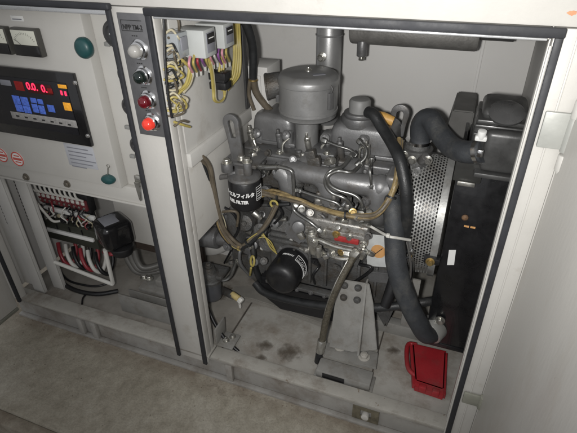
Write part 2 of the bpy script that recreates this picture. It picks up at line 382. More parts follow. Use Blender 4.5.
# floor of the base
BAYF = mat('bay_floor', (.33,.318,.29), .6, 0, .12, 9, .12, 70, (.16,.13,.10), 8, .46, .74, chips=(18,.67))
b = B(); b.bx(-.70, .20, .058, .95, .098, .110, .001); b.build('floor_panel', BAYF, enc)
OILF = mat('oily_floor', (.24,.225,.20), .6, 0, .18, 10, .15, 60, (.12,.095,.075), 7, .52, .75)
b = B(); b.bx(-1.72, -.703, .064, .95, .098, .110, .001); b.build('floor_panel', OILF, enc)
for x_ in (-.706, -.14):
    b = B(); b.bx(x_, x_+.005, .06, .6, .1105, .1135, .001); b.build('floor_seam', mat('seam_dark', (.07,.06,.05), .7, 0, .2, 20), enc)
STAIN = bpy.data.materials.new('oil_stain'); STAIN.use_nodes = True
nt = STAIN.node_tree; n_ = nt.nodes; L_n = nt.links; bs = n_['Principled BSDF']; bs.inputs['Base Color'].default_value = (.12,.095,.07,1); bs.inputs['Roughness'].default_value = .5
tc = n_.new('ShaderNodeTexCoord'); ln = n_.new('ShaderNodeVectorMath'); ln.operation = 'LENGTH'; gm = n_.new('ShaderNodeVectorMath'); gm.operation = 'MULTIPLY_ADD'; gm.inputs[1].default_value = (2,2,0); gm.inputs[2].default_value = (-1,-1,0)
L_n.new(tc.outputs['Generated'], gm.inputs[0]); L_n.new(gm.outputs[0], ln.inputs[0])
nz_ = n_.new('ShaderNodeTexNoise'); nz_.inputs['Scale'].default_value = 60; nz_.inputs['Detail'].default_value = 6; L_n.new(tc.outputs['Object'], nz_.inputs['Vector'])
ad_ = n_.new('ShaderNodeMath'); ad_.operation = 'MULTIPLY_ADD'; ad_.inputs[1].default_value = 1.3; L_n.new(nz_.outputs['Fac'], ad_.inputs[0]); L_n.new(ln.outputs['Value'], ad_.inputs[2])
mr_ = n_.new('ShaderNodeMapRange'); mr_.inputs['From Min'].default_value = .75; mr_.inputs['From Max'].default_value = 1.45; mr_.inputs['To Min'].default_value = .42; mr_.inputs['To Max'].default_value = 0
L_n.new(ad_.outputs[0], mr_.inputs['Value']); L_n.new(mr_.outputs[0], bs.inputs['Alpha'])
def blob(c, r, n=22, jit=.25):
    out = []
    ph = [random.random()*6.28 for _ in range(4)]
    for i in range(n):
        a = 2*math.pi*i/n
        out.append((c[0]+r[0]*math.cos(a)*(1+jit*math.sin(2*a+ph[0])*.5+jit*.5*math.sin(5*a+ph[1])), c[1]+r[1]*math.sin(a)*(1+jit*.6*math.sin(3*a+ph[2])+jit*.4*math.sin(7*a+ph[3]))))
    return out
for px, py, r in ((265, 345, .034), (261, 358, .022), (393, 351, .026), (290, 352, .05), (222, 292, .06),):
    q = PZ(px, py, .111); b = B(); b.curve2d([blob((0,0), (r*1.2, r))], (q.x, q.y, .1108), XA, YA, .0012); b.build('oil_stain', STAIN, enc)
# back, partition, right wall
b = B(); b.bx(-1.2, .19, .86, .87, .11, 1.40, .001); b.bx(.02, .03, .852, .859, .11, 1.40, .001); b.build('back_panel', BACKW, enc)
b = B(); b.bx(.1905, .198, .056, .87, .112, 1.40, .001); b.build('side_panel', BACKW, enc)
b = B(); b.bx(-1.76, .20, .036, .87, 1.401, 1.412, .001); b.build('roof_panel', BACKW, enc)
b = B()
b.bx(-.738, -.728, .054, .45, .93, 1.40, .001)                              # panel the relays are on
b.bx(-.752, -.718, .054, .475, .885, .929, .003)                              # ledge rail
b.build('partition_panel', INNER, enc)
b = B(); b.bx(-.742, -.732, .054, .47, .62, .884, .001); b.build('partition_panel', WHITE, enc)
b = B(); b.bx(-.752, -.722, .452, .476, .93, 1.40, .002); b.build('partition_post', mat('dark_channel', (.05,.05,.05), .5, .1, .2, 10), enc)
b = B(); b.bx(-.80, -.66, .50, .62, .78, 1.07, .003); b.bx(-.775, -.685, .494, .4995, .80, 1.04, .001)
b.build('duct_box', BACKW, enc)
# foot plate by the post
b = B(); b.bx(-.725, -.655, .056, .13, .1265, .134, .002); b.bx(-.725, -.718, .056, .13, .135, .21, .002)
b.build('foot_bracket', BRKT, enc)
for dx, dy in ((.03, .03), (.045, .055)):
    b = B(); b.hexb((-.725+dx, .056+dy, .134), ZA, .009, .010); b.build('bolt', STEEL, enc)
# doors
DX, DY = math.sin(math.radians(7)), -math.cos(math.radians(7))            # door runs towards the viewer, slightly outwards
Rz = Matrix.Rotation(math.radians(7), 3, 'Z')
b = B()
L_ = 1.05
c0 = V((.1985, -.0005, 0)); c1 = c0+V((DX, DY, 0))*L_
b.box(((c0.x+c1.x)/2+.011, (c0.y+c1.y)/2, .82), (.022, L_, 1.6), .005, None, Rz)
b.build('door', DOORW, enc, 'pale grey sheet metal door swung open to the right')
# left door leaf, hinged on the far left
b = B(); b.bx(-1.691, -1.669, -.86, -.016, .088, 1.33, .004); b.build('door', DOORW, enc, 'pale grey door leaf at the far left edge')
b = B(); b.bx(-1.695, -1.664, -.86, -.020, .074, .0875, .002); b.build('door_edge_strip', TAPE, enc)
# hinges
HINGE = mat('hinge_grey', (.38,.385,.36), .4, .15, .06, 20, .08, 100, (.35,.32,.24), 15, .6, .8)
def hinge_at(z, h, m, wide=.0):
    b = B(); b.bx(.146+.004, .196, -.012, -.0035, z-h/2, z+h/2, .003); b.build('hinge', m, enc)
    b = B(); b.cyl((.203, -.010, z-h/2-.004), (.203, -.010, z+h/2+.004), .010, seg=18); b.build('hinge_pin', m, enc)
q = P(545, 130, -.01); hinge_at(q.z, .075, HINGE)
q = P(466, 398, -.01); hinge_at(q.z, .045, TAPE)
for px, py in ((566, 107), (553, 160)):
    q = P(px, py, -.012); b = B(); b.cyl((.205, -.014, q.z-.02), (.205, -.014, q.z+.014), .012, seg=18); b.ell((.205, -.014, q.z-.021), (.008,.008,.010)); b.build('hinge_knuckle', WHITE, enc)
RUSTM = mat('orange_rust', (.55,.26,.14), .8, 0, .3, 60)
q = P(572, 13, 0); b = B(); b.curve2d([blob((0,0), (.007,.004))], (q.x, -.0006, q.z), XA, ZA, .0008); b.build('rust_spot', RUSTM, enc)

# ================================================================== LEFT: CONTROL CABINET
cp = thing('control_panel', (-1.3, .07, .76), 'cream control box with black keypad display and two meters', 'control panel')
FY = .05
b = B(); b.bx(-1.66, -1.0, FY, .088, .765, 1.315, .004); b.build('panel_door', PANELW, cp)
b = B(); b.bx(-1.66, -.87, .089, .095, .62+.1, 1.32, .001); b.build('panel_box', PANELW, cp)
b = B(); b.bx(-1.66, -.875, .070, .088, .700, .764, .002); b.bx(-1.66, -.875, .062, .0695, .700, .706, .001); b.build('panel_rail', PANELW, cp)
for px, py in ((26, 177), (67, 184)):
    q = P(px, py, .068); b = B(); b.hexb((q.x, .0695, q.z), NY, .010, .008); b.build('bolt', mat('dull_bolt', (.2,.18,.15), .5, .6, .2, 40), cp)
# display module
MX0, MX1, MZ0, MZ1 = -1.52, -1.066, .909, 1.137
mod = B().bx(MX0, MX1, .036, .0495, MZ0, MZ1, .003).build('display_module', BLK, cp)
b = B(); b.bx(MX0+.03, MX1-.035, .0335, .0358, MZ0+.035, MZ1-.030, .001); b.build('membrane_panel', mat('membrane', (.013,.013,.016), .35, 0, .1, 20), mod)
def fp(px, py, y=.033): return P(px, py, y)
q = fp(75, 83); b = B(); b.cyl((q.x, .0358, q.z), (q.x, .030, q.z), .0065); b.build('screw', CHROME, mod)
q = fp(87.5, 136); b = B(); b.cyl((q.x, .0358, q.z), (q.x, .030, q.z), .0065); b.build('screw', CHROME, mod)
def flatq(name, m, pts, y, par, th=.0014, bev=.0004):
    w = [P(a, c, y) for a, c in pts]
    xs0 = (w[0].x+w[3].x)/2; xs1 = (w[1].x+w[2].x)/2; z1 = (w[0].z+w[1].z)/2; z0 = (w[2].z+w[3].z)/2
    b = B(); b.bx(xs0, xs1, y-th/2, y+th/2, z0, z1, bev); return b.build(name, m, par)
flatq('digit_window', LED_DR, [(14,81), (23,82), (24,91), (16,90)], .0328, mod)
flatq('digit_window', mat('window_dark', (.05,.004,.004), .3), [(26,82), (51,86), (53,96), (28,92)], .0328, mod)
def digit(px, py, ch, size=.036):
    q = fp(px, py, .0315); b = B(); b.text(ch, (q.x, .0315, q.z), XA, ZA, size, th=.0006, bold=.0006); b.build('digit', LED_R, mod)
digit(27.2, 89.3, '0.', .032); digit(32.6, 90.2, '0.', .032); digit(42, 92, '0.', .032)
flatq('digit_window', LED_DR, [(47,88), (52,89), (53,94), (48,93)], .0318, mod)
flatq('status_lamp', LED_O, [(57.5,84), (66,85.5), (67,89), (58.5,88)], .0328, mod)
for k in range(2):
    flatq('status_lamp', LED_R, [(60+k*4,90.5+k*.7), (62+k*4,91+k*.7), (63+k*4,95.5+k*.7), (61+k*4,95+k*.7)], .0328, mod)
keys = [(12, 95, 8, 8.5), (20.3, 96.5, 8, 8.5), (15, 104, 8, 7), (23, 105.5, 8, 7), (30, 97.5, 6.5, 5), (37, 98.8, 6, 5), (31.5, 103.5, 6.5, 8.5), (38.3, 105, 6.5, 8.5), (47, 104.5, 7.5, 7)]
for x, y, w, h in keys:
    flatq('key_button', BLUEK, [(x, y), (x+w*.9, y+w*.17), (x+w*.9+h*.22, y+h+w*.17), (x+h*.22, y+h)], .0326, mod)
flatq('key_button', LED_O, [(62.5, 102), (70, 103.5), (72.5, 111.5), (65, 110)], .0326, mod)
flatq('legend_strip', mat('legend_grey', (.30,.29,.28), .5, 0, .25, 90), [(10, 110.5), (76, 121.5), (78, 129), (12.5, 117.5)], .0326, mod)
for i in range(7):
    x = 16+i*8.6; y = 115.0+i*1.47
    flatq('legend_mark', INKB, [(x, y), (x+3, y+.5), (x+3.4, y+2), (x+.4, y+1.5)], .0312, mod)
flatq('legend_strip', GREYP, [(0, 79), (10, 81), (12, 86.5), (0, 84.5)], .0326, mod)
# two meters
def meter(px0):
    a = P(px0, 27, .03); x0 = a.x; x1 = x0+.098; z1 = 1.254; z0 = 1.176
    m_ = B().bx(x0, x1, .030, .0495, z0, z1, .003).build('meter', mat('meter_body', (.07,.068,.06), .35), cp)
    b = B(); b.bx(x0+.005, x1-.005, .0275, .0298, z0+.033, z1-.005, .001); b.build('meter_dial', DIAL, m_)
    b = B(); b.bx(x0+.002, x1-.002, .026, .0298, z0+.002, z0+.031, .001); b.build('meter_skirt', BLK, m_)
    b = B()
    for i in range(15):
        a_ = math.radians(35+i*110/14); c = V(((x0+x1)/2, .0272, z0+.02)); d = V((-math.cos(a_), 0, math.sin(a_)))
        b.tube([c+d*.042, c+d*(.047 if i % 3 else .049)], .0005, 4, curve=False)
    a_ = math.radians(38); d = V((-math.cos(a_), 0, math.sin(a_))); b.tube([c+d*.008+V((0,-.0004,0)), c+d*.044+V((0,-.0004,0))], .0007, 4, curve=False)
    b.build('scale_marks', INKB, m_)
meter(8); meter(-21)
flatq('name_tag', PAPER, [(10,15), (23,16.5), (24,22), (11.5,20.5)], .049, cp)
q = P(12.5, 19.6, .048)
b = B(); b.bx(q.x, q.x+.035, .0476, .0481, q.z, q.z+.003, 0); b.build('tag_print', GREYP, cp)
# teal quarter-turn locks
for i, (px, py) in enumerate(((81, 49), (106, 181))):
    q = P(px, py, .03)
    b = B(); R_ = Matrix.Rotation(math.radians(-8), 3, 'Y')
    if i == 0: b.lathe((q.x, .0498, q.z), NY, [(0,.026), (.012,.027), (.020,.023), (.024,.015), (.025,0)], 28, squash=1.08)
    else: b.lathe((q.x, .0498, q.z), NY, [(0,.024), (.010,.026), (.018,.022), (.021,.012), (.022,0)], 28, squash=.62)
    b.build('lock_cover', TEAL, cp)
q = P(108, 170, .04); b = B(); b.tube([(q.x-.012, .044, q.z-.03), (q.x+.003, .04, q.z+.01)], .0022); b.torus((q.x+.004, .04, q.z+.014), NY, .005, .0014); b.build('lock_wire', STEEL, cp)
# rating label
flatq('rating_label', mat('label_paper', (.44,.45,.48), .5, 0, .04, 30), [(64,143), (93,147.5), (98,170), (69,164.5)], .049, cp)
b = B()
w0 = P(67, 147.5, .048)
for i in range(6):
    ln = (.085, .10, .07, .105, .09, .06)[i]
    b.bx(w0.x, w0.x+ln, .0474, .0482, w0.z-i*.0135, w0.z-i*.0135+.0035, 0)
b.build('label_print', GREYP, cp)
# warning roundels
for k, (px, py) in enumerate(((17.5, 159), (1.5, 155))):
    q = P(px, py, .049); b = B()
    b.curve2d([[(math.cos(a*math.pi/16)*.028, math.sin(a*math.pi/16)*.028) for a in range(32)]], (q.x, .0492, q.z), XA, ZA, .001, m=PAPER)
    b.torus((q.x, .0485, q.z), NY, .0255, .0022, m=REDI, seg=32)
    b.bx(q.x-.02, q.x+.02, .048, .049, q.z-.005, q.z+.004, 0, m=REDI)
    b.bx(q.x-.012, q.x+.012, .0478, .049, q.z+.010, q.z+.014, 0, m=REDI); b.bx(q.x-.013, q.x+.013, .0478, .049, q.z-.014, q.z-.010, 0, m=REDI)
    b.build('warning_roundel', None, cp)
# round dark grommets on the recessed strip
for i, (px, py) in enumerate(((112, 35), (124, 76), (128, 108), (136, 147))):
    q = P(px, py, .07); r = .036 if i == 0 else .028
    g = B().lathe((q.x, .089, q.z), NY, [(0,r*1.05), (.004,r*1.08), (.012,r), (.016,r*.8), (.0165,r*.7), (.010,r*.62), (.009,0)], 32).build('round_socket', mat('socket_grey', (.05,.05,.052), .4, 0, .1, 20), cp)
    b = B()
    for a in range(3): b.cyl((q.x+.002+(-.012 if a == 1 else 0), .0805, q.z+.014*(a-1)), (q.x+.002+(-.012 if a == 1 else 0), .072, q.z+.014*(a-1)), .0035)
    b.build('socket_pin', CHROME, g)
for px, py in ((108, 44), (128, 127), (133, 156)):
    q = P(px, py, .085); b = B(); b.bx(q.x-.009, q.x+.009, .078, .0885, q.z-.006, q.z+.006, .002); b.build('socket_clip', mat('clip_grey', (.25,.25,.24), .5), cp)
# key
q = P(138, 182, .02)
kb = thing('key', (q.x, .03, q.z-.06), 'small steel key hanging in the lock at the right of the control box', 'key')
b = B(); b.bx(q.x-.011, q.x+.011, .018, .026, q.z-.004, q.z+.022, .003); b.cyl((q.x, .089, q.z+.012), (q.x, .02, q.z+.012), .006); b.build('key_head', STEEL, kb)
b = B(); b.prism([(q.x-.010,.012,q.z+.002), (q.x+.010,.012,q.z+.002), (q.x+.004,.012,q.z-.060), (q.x,.012,q.z-.066), (q.x-.004,.012,q.z-.060)], (0,.003,0), .0008); b.build('key_blade', STEEL, kb)

# indicator plate on the centre post
ip = thing('indicator_panel', (-.795, 0, 1.0), 'brushed grey plate with four round pilot lamps on the centre post', 'indicator panel')
b = B(); b.bx(-.835, -.7525, -.004, -.0002, 1.0, 1.316, .001); b.build('plate', PLATE, ip)
DK = INKB
b = B(); z_ = 1.291
for (x0, x1, a, c) in ((-.826, -.765, z_+.008, z_+.0095), (-.826, -.765, z_-.0165, z_-.015), (-.8275, -.826, z_-.0165, z_+.0095)):
    b.bx(x0, x1, -.0048, -.0041, a, c, 0)
b.text('NPP TM-2', (-.823, -.0047, z_-.0125), XA, ZA, .016, th=.0006, bold=.0005, sx=.85)
b.build('plate_print', DK, ip)
for zz in (1.262, 1.195, 1.133, 1.070):
    b = B(); b.text('▪ ▪ ▪' if 0 else '- - -', (-.800, -.0047, zz), XA, ZA, .010, th=.0006, bold=.0008); b.build('lamp_caption', DK, ip)
for i, (z, lm) in enumerate(((1.232, LENSW), (1.168, LENSK), (1.104, LENSD), (1.043, LENSR))):
    g = B().lathe((-.783, -.004, z), NY, [(0,.0245), (.004,.0255), (.006,.0235), (.008,.021), (.016,.0205), (.018,.0185), (.018,.015)], 32).build('pilot_lamp', CHROME, ip)
    b = B(); b.lathe((-.783, -.018, z), NY, [(0,.0165), (.010,.0165), (.018,.014), (.022,.009), (.024,0)], 28); b.build('lens', lm, g)

# ------------------------------------------------------------------ lower left compartment
b = B(); b.bx(-1.74, -.86, .60, .61, .11, .74, .001); b.bx(-1.755, -1.745, .03, .60, .11, 1.30, .001); b.build('compartment_panel', BACKW, enc)
GAP = mat('dark_slot', (.05,.045,.04), .7)
for pa, pb, yy in ((25, 35.5, .12), (2, 12, .07)):
    xa, xb = P(pa, 210, yy).x, P(pb, 210, yy).x
    b = B(); b.bx(xa, xb, yy, yy+.004, .112, .70, .001); b.bx(xb-.004, xb, yy+.005, yy+.018, .112, .70, .001); b.bx(xa, xa+.004, yy+.005, yy+.04, .112, .70, .001)
    b.build('inner_post', INNER, enc)
    for j in range(14):
        b = B(); b.bx(xa-.022, xa-.004, yy+.012, yy+.016, .46+j*.016, .469+j*.016, .0005); b.build('slot', GAP, enc)
    b = B(); b.bx(xa-.026, xa-.001, yy+.017, yy+.021, .42, .70, 0); b.build('slotted_strip', mat('strip_grey', (.2,.19,.17), .6), enc)
b = B(); b.bx(-1.744, -1.70, .10, .105, .112, .70, .001); b.build('compartment_panel', INNER, enc)
b = B(); b.bx(-1.30, -1.12, .30, .304, .33, .70, .001); b.build('compartment_panel', WHITE, enc)
# terminal block
tb = thing('terminal_block', P(64, 207, .24), 'narrow terminal strip with a row of red topped terminals', 'terminal block')
a0, a1 = P(40, 193, .24), P(89, 202, .24); zt = (a0.z+a1.z)/2
b = B(); b.bx(a0.x, a1.x, .235, .27, zt-.05, zt+.035, .002); b.build('block_base', BLKM, tb)
n = 10
for i in range(n):
    x = a0.x+.015+i*(a1.x-a0.x-.03)/(n-1)
    b = B(); b.bx(x-.010, x+.010, .222, .2345, zt-.035, zt+.012, .002, m=mat('terminal_red', (.16,.03,.035), .5, 0, .2, 60)); b.bx(x-.008, x+.008, .2165, .2219, zt-.004, zt+.010, .002, m=WWIRE); b.cyl((x, .222, zt-.02), (x, .217, zt-.02), .006, m=STEEL)
    b.tube([(x, .225, zt+.012), (x-.01, .205, zt+.04), (x-.012, .21, zt+.10)], .0045, 8, m=WWIRE)
    b.build('terminal', None, tb)
b = B(); b.bx(a0.x-.02, a1.x+.02, .222, .234, zt-.075, zt-.055, .002); b.build('label_strip', PAPER, tb)
# upper components row
rl = thing('fuse_row', P(66, 214, .24), 'row of small fuses and coloured leads under the terminal strip', 'fuses')
a0, a1 = P(46, 208, .25), P(92, 222, .25)
for i in range(7):
    x = a0.x+.02+i*(a1.x-a0.x-.04)/6; z = (a0.z+a1.z)/2
    mm = (PINKW, STEEL, RELAY, BLKM, PINKW, BRASS, RELAY)[i]
    b = B(); b.bx(x-.012, x+.012, .235, .26, z-.02, z+.022, .003, m=mm); b.cyl((x, .235, z), (x, .225, z), .009, m=STEEL if i % 2 else CREAMW)
    b.tube([(x, .235, z-.015), (x+.012, .215, z-.04), (x+.004, .22, z-.07)], .005, 8, m=(REDW, WWIRE, BLKM)[i % 3])
    b.build('fuse', None, rl)
b = B(); b.bx(a0.x-.01, a1.x+.01, .262, .272, a0.z-.03, a0.z+.03, .002); b.build('fuse_base', BLKM, rl)
sp = []
random.seed(77)
for i in range(22):
    a_ = random.uniform(44, 90); c_ = 203+(a_-44)*.26+random.uniform(-4,8)
    sp.append((random.choice((WWIRE, REDW, BLKM, BLKM, CREAMW)), PV((a_,c_,.22), (a_+random.uniform(-4,4),c_+4,.205), (a_+random.uniform(-5,5),c_+9,.21), (a_+random.uniform(-3,3),c_+13,.225)), .0028))
b = B()
for m_, pts, r_ in sp: b.tube(pts, r_, 6, m=m_)
b.build('thin_wires', None, None, 'fine white, red and black wires between terminal strip and breaker', 'wires')
# main breaker
cb = thing('circuit_breaker', P(70, 243, .2), 'long black main circuit breaker with a white strip across its front', 'circuit breaker')
a0, a1 = P(45, 228, .2), P(97, 241, .2); zc = (a0.z+a1.z)/2
OL = mat('breaker_body', (.035,.037,.028), .45, 0, .2, 20)
b = B(); b.bx(a0.x, a1.x, .20, .26, zc-.05, zc+.045, .004); b.build('breaker_body', OL, cb)
b = B(); b.bx(a0.x+.01, a1.x-.01, .188, .1995, zc-.004, zc+.012, .002); b.build('white_strip', PAPER, cb)
for i in range(4):
    x = a0.x+.04+i*(a1.x-a0.x-.08)/3
    b = B(); b.cyl((x, .22, zc+.044), (x, .21, zc+.060), .011); b.bx(x-.03, x-.026, .194, .1995, zc+.014, zc+.04, .001); b.build('terminal_screw', BLK, cb)
# load cable loops
mats = (REDW, WWIRE, BLKM, REDW, WWIRE, BLKM, REDW)
names = ('red', 'white', 'black', 'red', 'white', 'black', 'red')
where = ('leftmost under the breaker', 'leftmost under the breaker', 'leftmost under the breaker', 'middle under the breaker', 'right under the breaker', 'right under the breaker', 'beneath the black transformer')
for i in range(7):
    px = 58+i*7.4; py = 243+i*1.9
    pts = PV((px, py, .22), (px+2, py+10, .19), (px+7, py+19, .18), (px+14, py+21, .20), (px+18, py+10, .24), (px+17, py-2, .27))
    if i == 6: pts = PV((104, 252, .24), (110, 254, .20), (117, 254, .22))
    lab = f'{names[i]} load cable loop, {where[i]}'
    b = B(); b.tube(pts, .0085, 12)
    b.build('load_cable', mats[i], None, lab, 'cable', 'load cable loops under the breaker')
# white L-shaped conduit
b = B(); b.tube(PL(.12, (55,262), (112,284), (113,283), (105,250)), .0085, 12, curve=False)
b.ell(P(112.3,283.6,.12), (.0095,)*3)
b.build('bent_rod', WWIRE, None, 'white L shaped rod in front of the load cables', 'rod')
# current transformer: rounded black box
ct = thing('current_transformer', P(115, 255, .2), 'large rounded glossy black transformer housing hanging beside the breaker', 'transformer')
c = P(114, 231, .19)
Rc = Matrix.Rotation(math.radians(-28), 3, 'Z')
b = B(); b.box((c.x, c.y, c.z), (.125, .125, .115), .026, None, Rc, 6); b.build('housing', BLK, ct)
b = B(); b.box((c.x-.005, c.y-.01, c.z+.0568), (.075, .06, .004), .001, None, Rc); b.build('cover_label', GREYP, ct)
b = B(); b.cyl((c.x+.03, c.y-.01, c.z-.055), (c.x+.03, c.y-.01, c.z-.095), .048, .042, .008); b.build('cable_boot', BLKM, ct)
# heavy output cables
b = B()
for d in (0, 1, 2): b.tube([P(124+d*5, 250, .21), P(129+d*4.5, 262, .20), P(138+d*3, 272-d*2, .20), P(158, 271-d*3, .24), P(175, 262-d*2, .30)], .013, 12)
b.build('output_cable', mat('grey_cable', (.085,.082,.075), .5, 0, .15, 20), None, 'thick dark grey cables curving out from under the black transformer', 'cable')
for k, (lab, pts, r) in enumerate((('thick black cable running down the left of the breaker and along the floor', [P(40,205,.2), P(43,225,.19), P(48,248,.17), PZ(54,268,.16), PZ(63,283,.125), PZ(78,291,.121), PZ(98,294,.121), PZ(118,291,.121)], .010),
                   ('thin black cable lying behind the thick one on the compartment floor', [PZ(58,268,.13), PZ(68,280,.117), PZ(84,285,.116), PZ(98,286,.116), PZ(112,282,.116)], .005),
                   ('thin black lead curling off the floor cable toward the sill', [PZ(88,292,.115), PZ(83,298,.115), PZ(82,304,.115)], .004),
                   ('white lead looping from the post to the fuse row', PV((31,193,.2), (36,202,.19), (45,213,.19), (53,221,.2), (62,221,.22)), .006))):
    b = B(); b.tube(pts, r, 10); b.build('floor_cable' if k < 3 else 'lead_wire', WWIRE if k == 3 else BLKM, None, lab, 'cable')
# generator foot beams and board
q0 = P(112, 292, .10)
gb = B(); 
gb.bx(-1.20, -.89, .10, .106, .112, .205, .002); gb.bx(-1.20, -.89, .16, .166, .112, .18, .002); gb.bx(-1.20, -.89, .1065, .1595, .1115, .117, .001); gb.bx(-1.15, -.89, .17, .36, .1805, .20, .003); gb.bx(-1.08, -.90, .20, .34, .2005, .235, .004)
gb.build('steel_channel', BRKT, None, 'grey steel channel bolted to the left compartment floor', 'support')
gf = bpy.data.objects['steel_channel']
for px, py in ((150, 281), (146, 284)):
    q = P(px, py, .2); b = B(); b.hexb((q.x, q.y, .2355), ZA, .012, .012); b.build('bolt', STEEL, gf)
b = B(); b.bx(-1.33, -.96, .40, .42, .20, .32, .003); b.build('backing_board', WOOD, None, 'dark brown board behind the black transformer', 'board')
gh = B(); gh.lathe((-1.02, .50, .40), NY, [(0,.19), (.04,.20), (.05,.19), (.06,.14), (.065,0)], 40); gh.build('alternator_end', INNER, None, 'round grey alternator end cover at the back of the left compartment', 'alternator')

# ================================================================== RELAY WALL (on the partition)
def relay(px0, py0, px1, py1, far, lab, idx):
    a = PX(px0, py0, -.64); bt = PX(px1, py1, -.64)
    y0 = a.y; y1 = y0+.06; z1 = (a.z); z0 = bt.z
    r = thing('meter_relay', (-.68, (y0+y1)/2, z0), lab, 'relay', 'grey relays on the partition')
    b = B(); b.bx(-.727, -.640, y0, y1, z0, z1, .003); b.build('housing', RELAY, r)
    b = B(); b.bx(-.6395, -.6380, y0+.010, y1-.010, z0+.012, z1-.008, .0003, m=GREYP); b.bx(-.6378, -.6365, y0+.012, y1-.012, z0+.034, z1-.010, .0003, m=INKB)
    b.bx(-.6363, -.6355, y0+.018, y1-.018, z0+.046, z1-.020, 0, m=PAPER); b.build('label', None, r)
relay(203, 31, 204.5, 60, 214, 'nearer of the two pale grey relays with dark printed labels', 0)
relay(223, 25, 224, 50, 233, 'farther pale grey relay with a dark label near the partition corner', 1)
# small grey terminal + black connector
r = thing('socket_relay', PX(176, 45, -.7), 'small clear relay in a socket left of the nearer grey relay', 'relay')
q = PX(181, 45, -.69); b = B(); b.bx(-.727, -.685, q.y-.02, q.y+.025, q.z-.03, q.z+.03, .002); b.build('housing', mat('clear_case', (.28,.30,.31), .25, coat=.5), r)
b = B(); b.bx(-.684, -.680, q.y-.012, q.y+.016, q.z-.012, q.z+.02, .001); b.build('label', GREYP, r)
cn = thing('cable_connector', PX(218, 90, -.7), 'black plug connector hanging on yellow wires below the relays', 'connector')
q = PX(220, 80, -.69)
b = B()
for d in (.014, -.014): b.box((-.69, q.y, q.z+d), (.055, .040, .022), .003)
b.box((-.69, q.y, q.z), (.045, .032, .02), .002); b.build('plug_body', BLKM, cn)
def wires(name, lab, specs, cat='wires', group=None):
    b = B()
    for m_, pts, r in specs: b.tube(pts, r, 8, m=m_)
    return b.build(name, None, None, lab, cat, group)
X7 = -.70
def W(*pts): return [PX(a, c, x) for a, c, x in pts]
sp = []
for d in range(4):
    o = d*1.9
    sp.append((YEL, W((233+o,22,-.70), (234+o,40,-.705), (234+o*1.1,60,-.70), (232+o*1.2,75,-.70), (228+o*.8,84,-.71), (222+o,90,-.715)), .0045))
wires('wire_loom', 'thick bundle of yellow wires hanging at the partition corner', sp)
sp = []
for d in range(3):
    sp.append((YEL if d < 2 else CREAMW, W((207+d*1.6,58,-.68), (211+d,72,-.68), (213+d,90,-.69), (214+d,100,-.69), (219+d,102,-.69), (224,98,-.69), (224+d,90,-.69)), .0036))
for d in range(3): sp.append((YEL, W((219+d*2,72,-.69), (220+d*2,64,-.69), (222+d*1.5,56,-.69)), .0035))
wires('wire_loom', 'yellow wires looping from the nearer relay down to the black plug', sp)
sp = []
cols = (PINKW, YEL, REDW, PURW, YEL, PINKW, WWIRE, PURW, PINKW, YEL)
for i in range(10):
    x = 190+i*4.2 if i < 6 else 211+(i-5)*4
    y = 57-(i*1.6 if i < 6 else 9+(i-6)*1.2)
    h = 13+random.random()*5
    sp.append((cols[i], W((x,y,-.675), (x-1,y+h*.5,-.67), (x+2.5,y+h,-.685)), .0035))
    sp.append((WWIRE, W((x+2.5,y+h,-.685), (x+2.8,y+h+4,-.69)), .0038))
wires('wire_leads', 'short pink, violet and yellow leads dangling beneath the two relays', sp)
sp = []
for i in range(13):
    x = 167+random.random()*5; y = (34,38,48,52,55,66,70,74,79,84,97,101,105)[i]; m_ = (CREAMW, BRNH, HOSEB, CREAMW, BRNH, CREAMW, YEL, HOSEB, CREAMW, BRNH, CREAMW, YEL, BRNH)[i]
    e = (178,180,176,177,174,177,181,176,179,175,180,184,182)[i]
    sp.append((m_, [PX(x-4, y, -.715), PX(x+3, y-4, -.70), PX(e, y-2+random.random()*6, -.685), PX(e+2, y+7, -.69), PX(x+4, y+11, -.70), PX(x-4, y+9+random.random()*4, -.715)], .003))
for i in range(12):
    a_, c_ = 168+random.random()*8, 32+random.random()*70; l_ = random.uniform(8,22)
    sp.append((random.choice((CREAMW, BLKM, BRNH, YEL, REDW)), [PX(a_, c_, -.71), PX(a_+random.uniform(2,10), c_+l_*.3, -.695), PX(a_+random.uniform(0,12), c_+l_*.7, -.69), PX(a_+random.uniform(-2,6), c_+l_, -.71)], .002))
wires('wire_tangle', 'tangle of cream and yellow wires beside the inner edge of the centre post', sp)
sp = [(BRNH, W((172,17,-.715), (178,20,-.71), (179,30,-.705), (177,36,-.70), (168,38,-.71)), .0035), (BLKM, W((164,18,-.70), (164,24,-.70), (165,60,-.70), (168,95,-.70), (172,118,-.70)), .0035), (BLKM, W((164,18,-.70), (185,16,-.70), (240,19,-.70)), .0035),
      (YEL, W((176,56,-.70), (184,62,-.69), (191,70,-.69), (188,84,-.69), (180,92,-.70), (176,98,-.70)), .0045), (YEL, W((181,60,-.70), (189,68,-.69), (186,84,-.69), (178,90,-.70)), .0045), (CREAMW, W((184,60,-.70), (192,72,-.69), (190,84,-.69), (183,93,-.70)), .004),
      (CREAMW, W((174,100,-.70), (184,104,-.69), (187,99,-.69), (178,95,-.70)), .004), (YEL, W((174,122,-.71), (183,125,-.70), (190,127,-.70)), .0035), (BRNH, W((174,126,-.71), (182,121,-.70), (188,122,-.70)), .0035)]
wires('wire_tangle', 'long black and brown leads running along the top of the relay wall', sp)
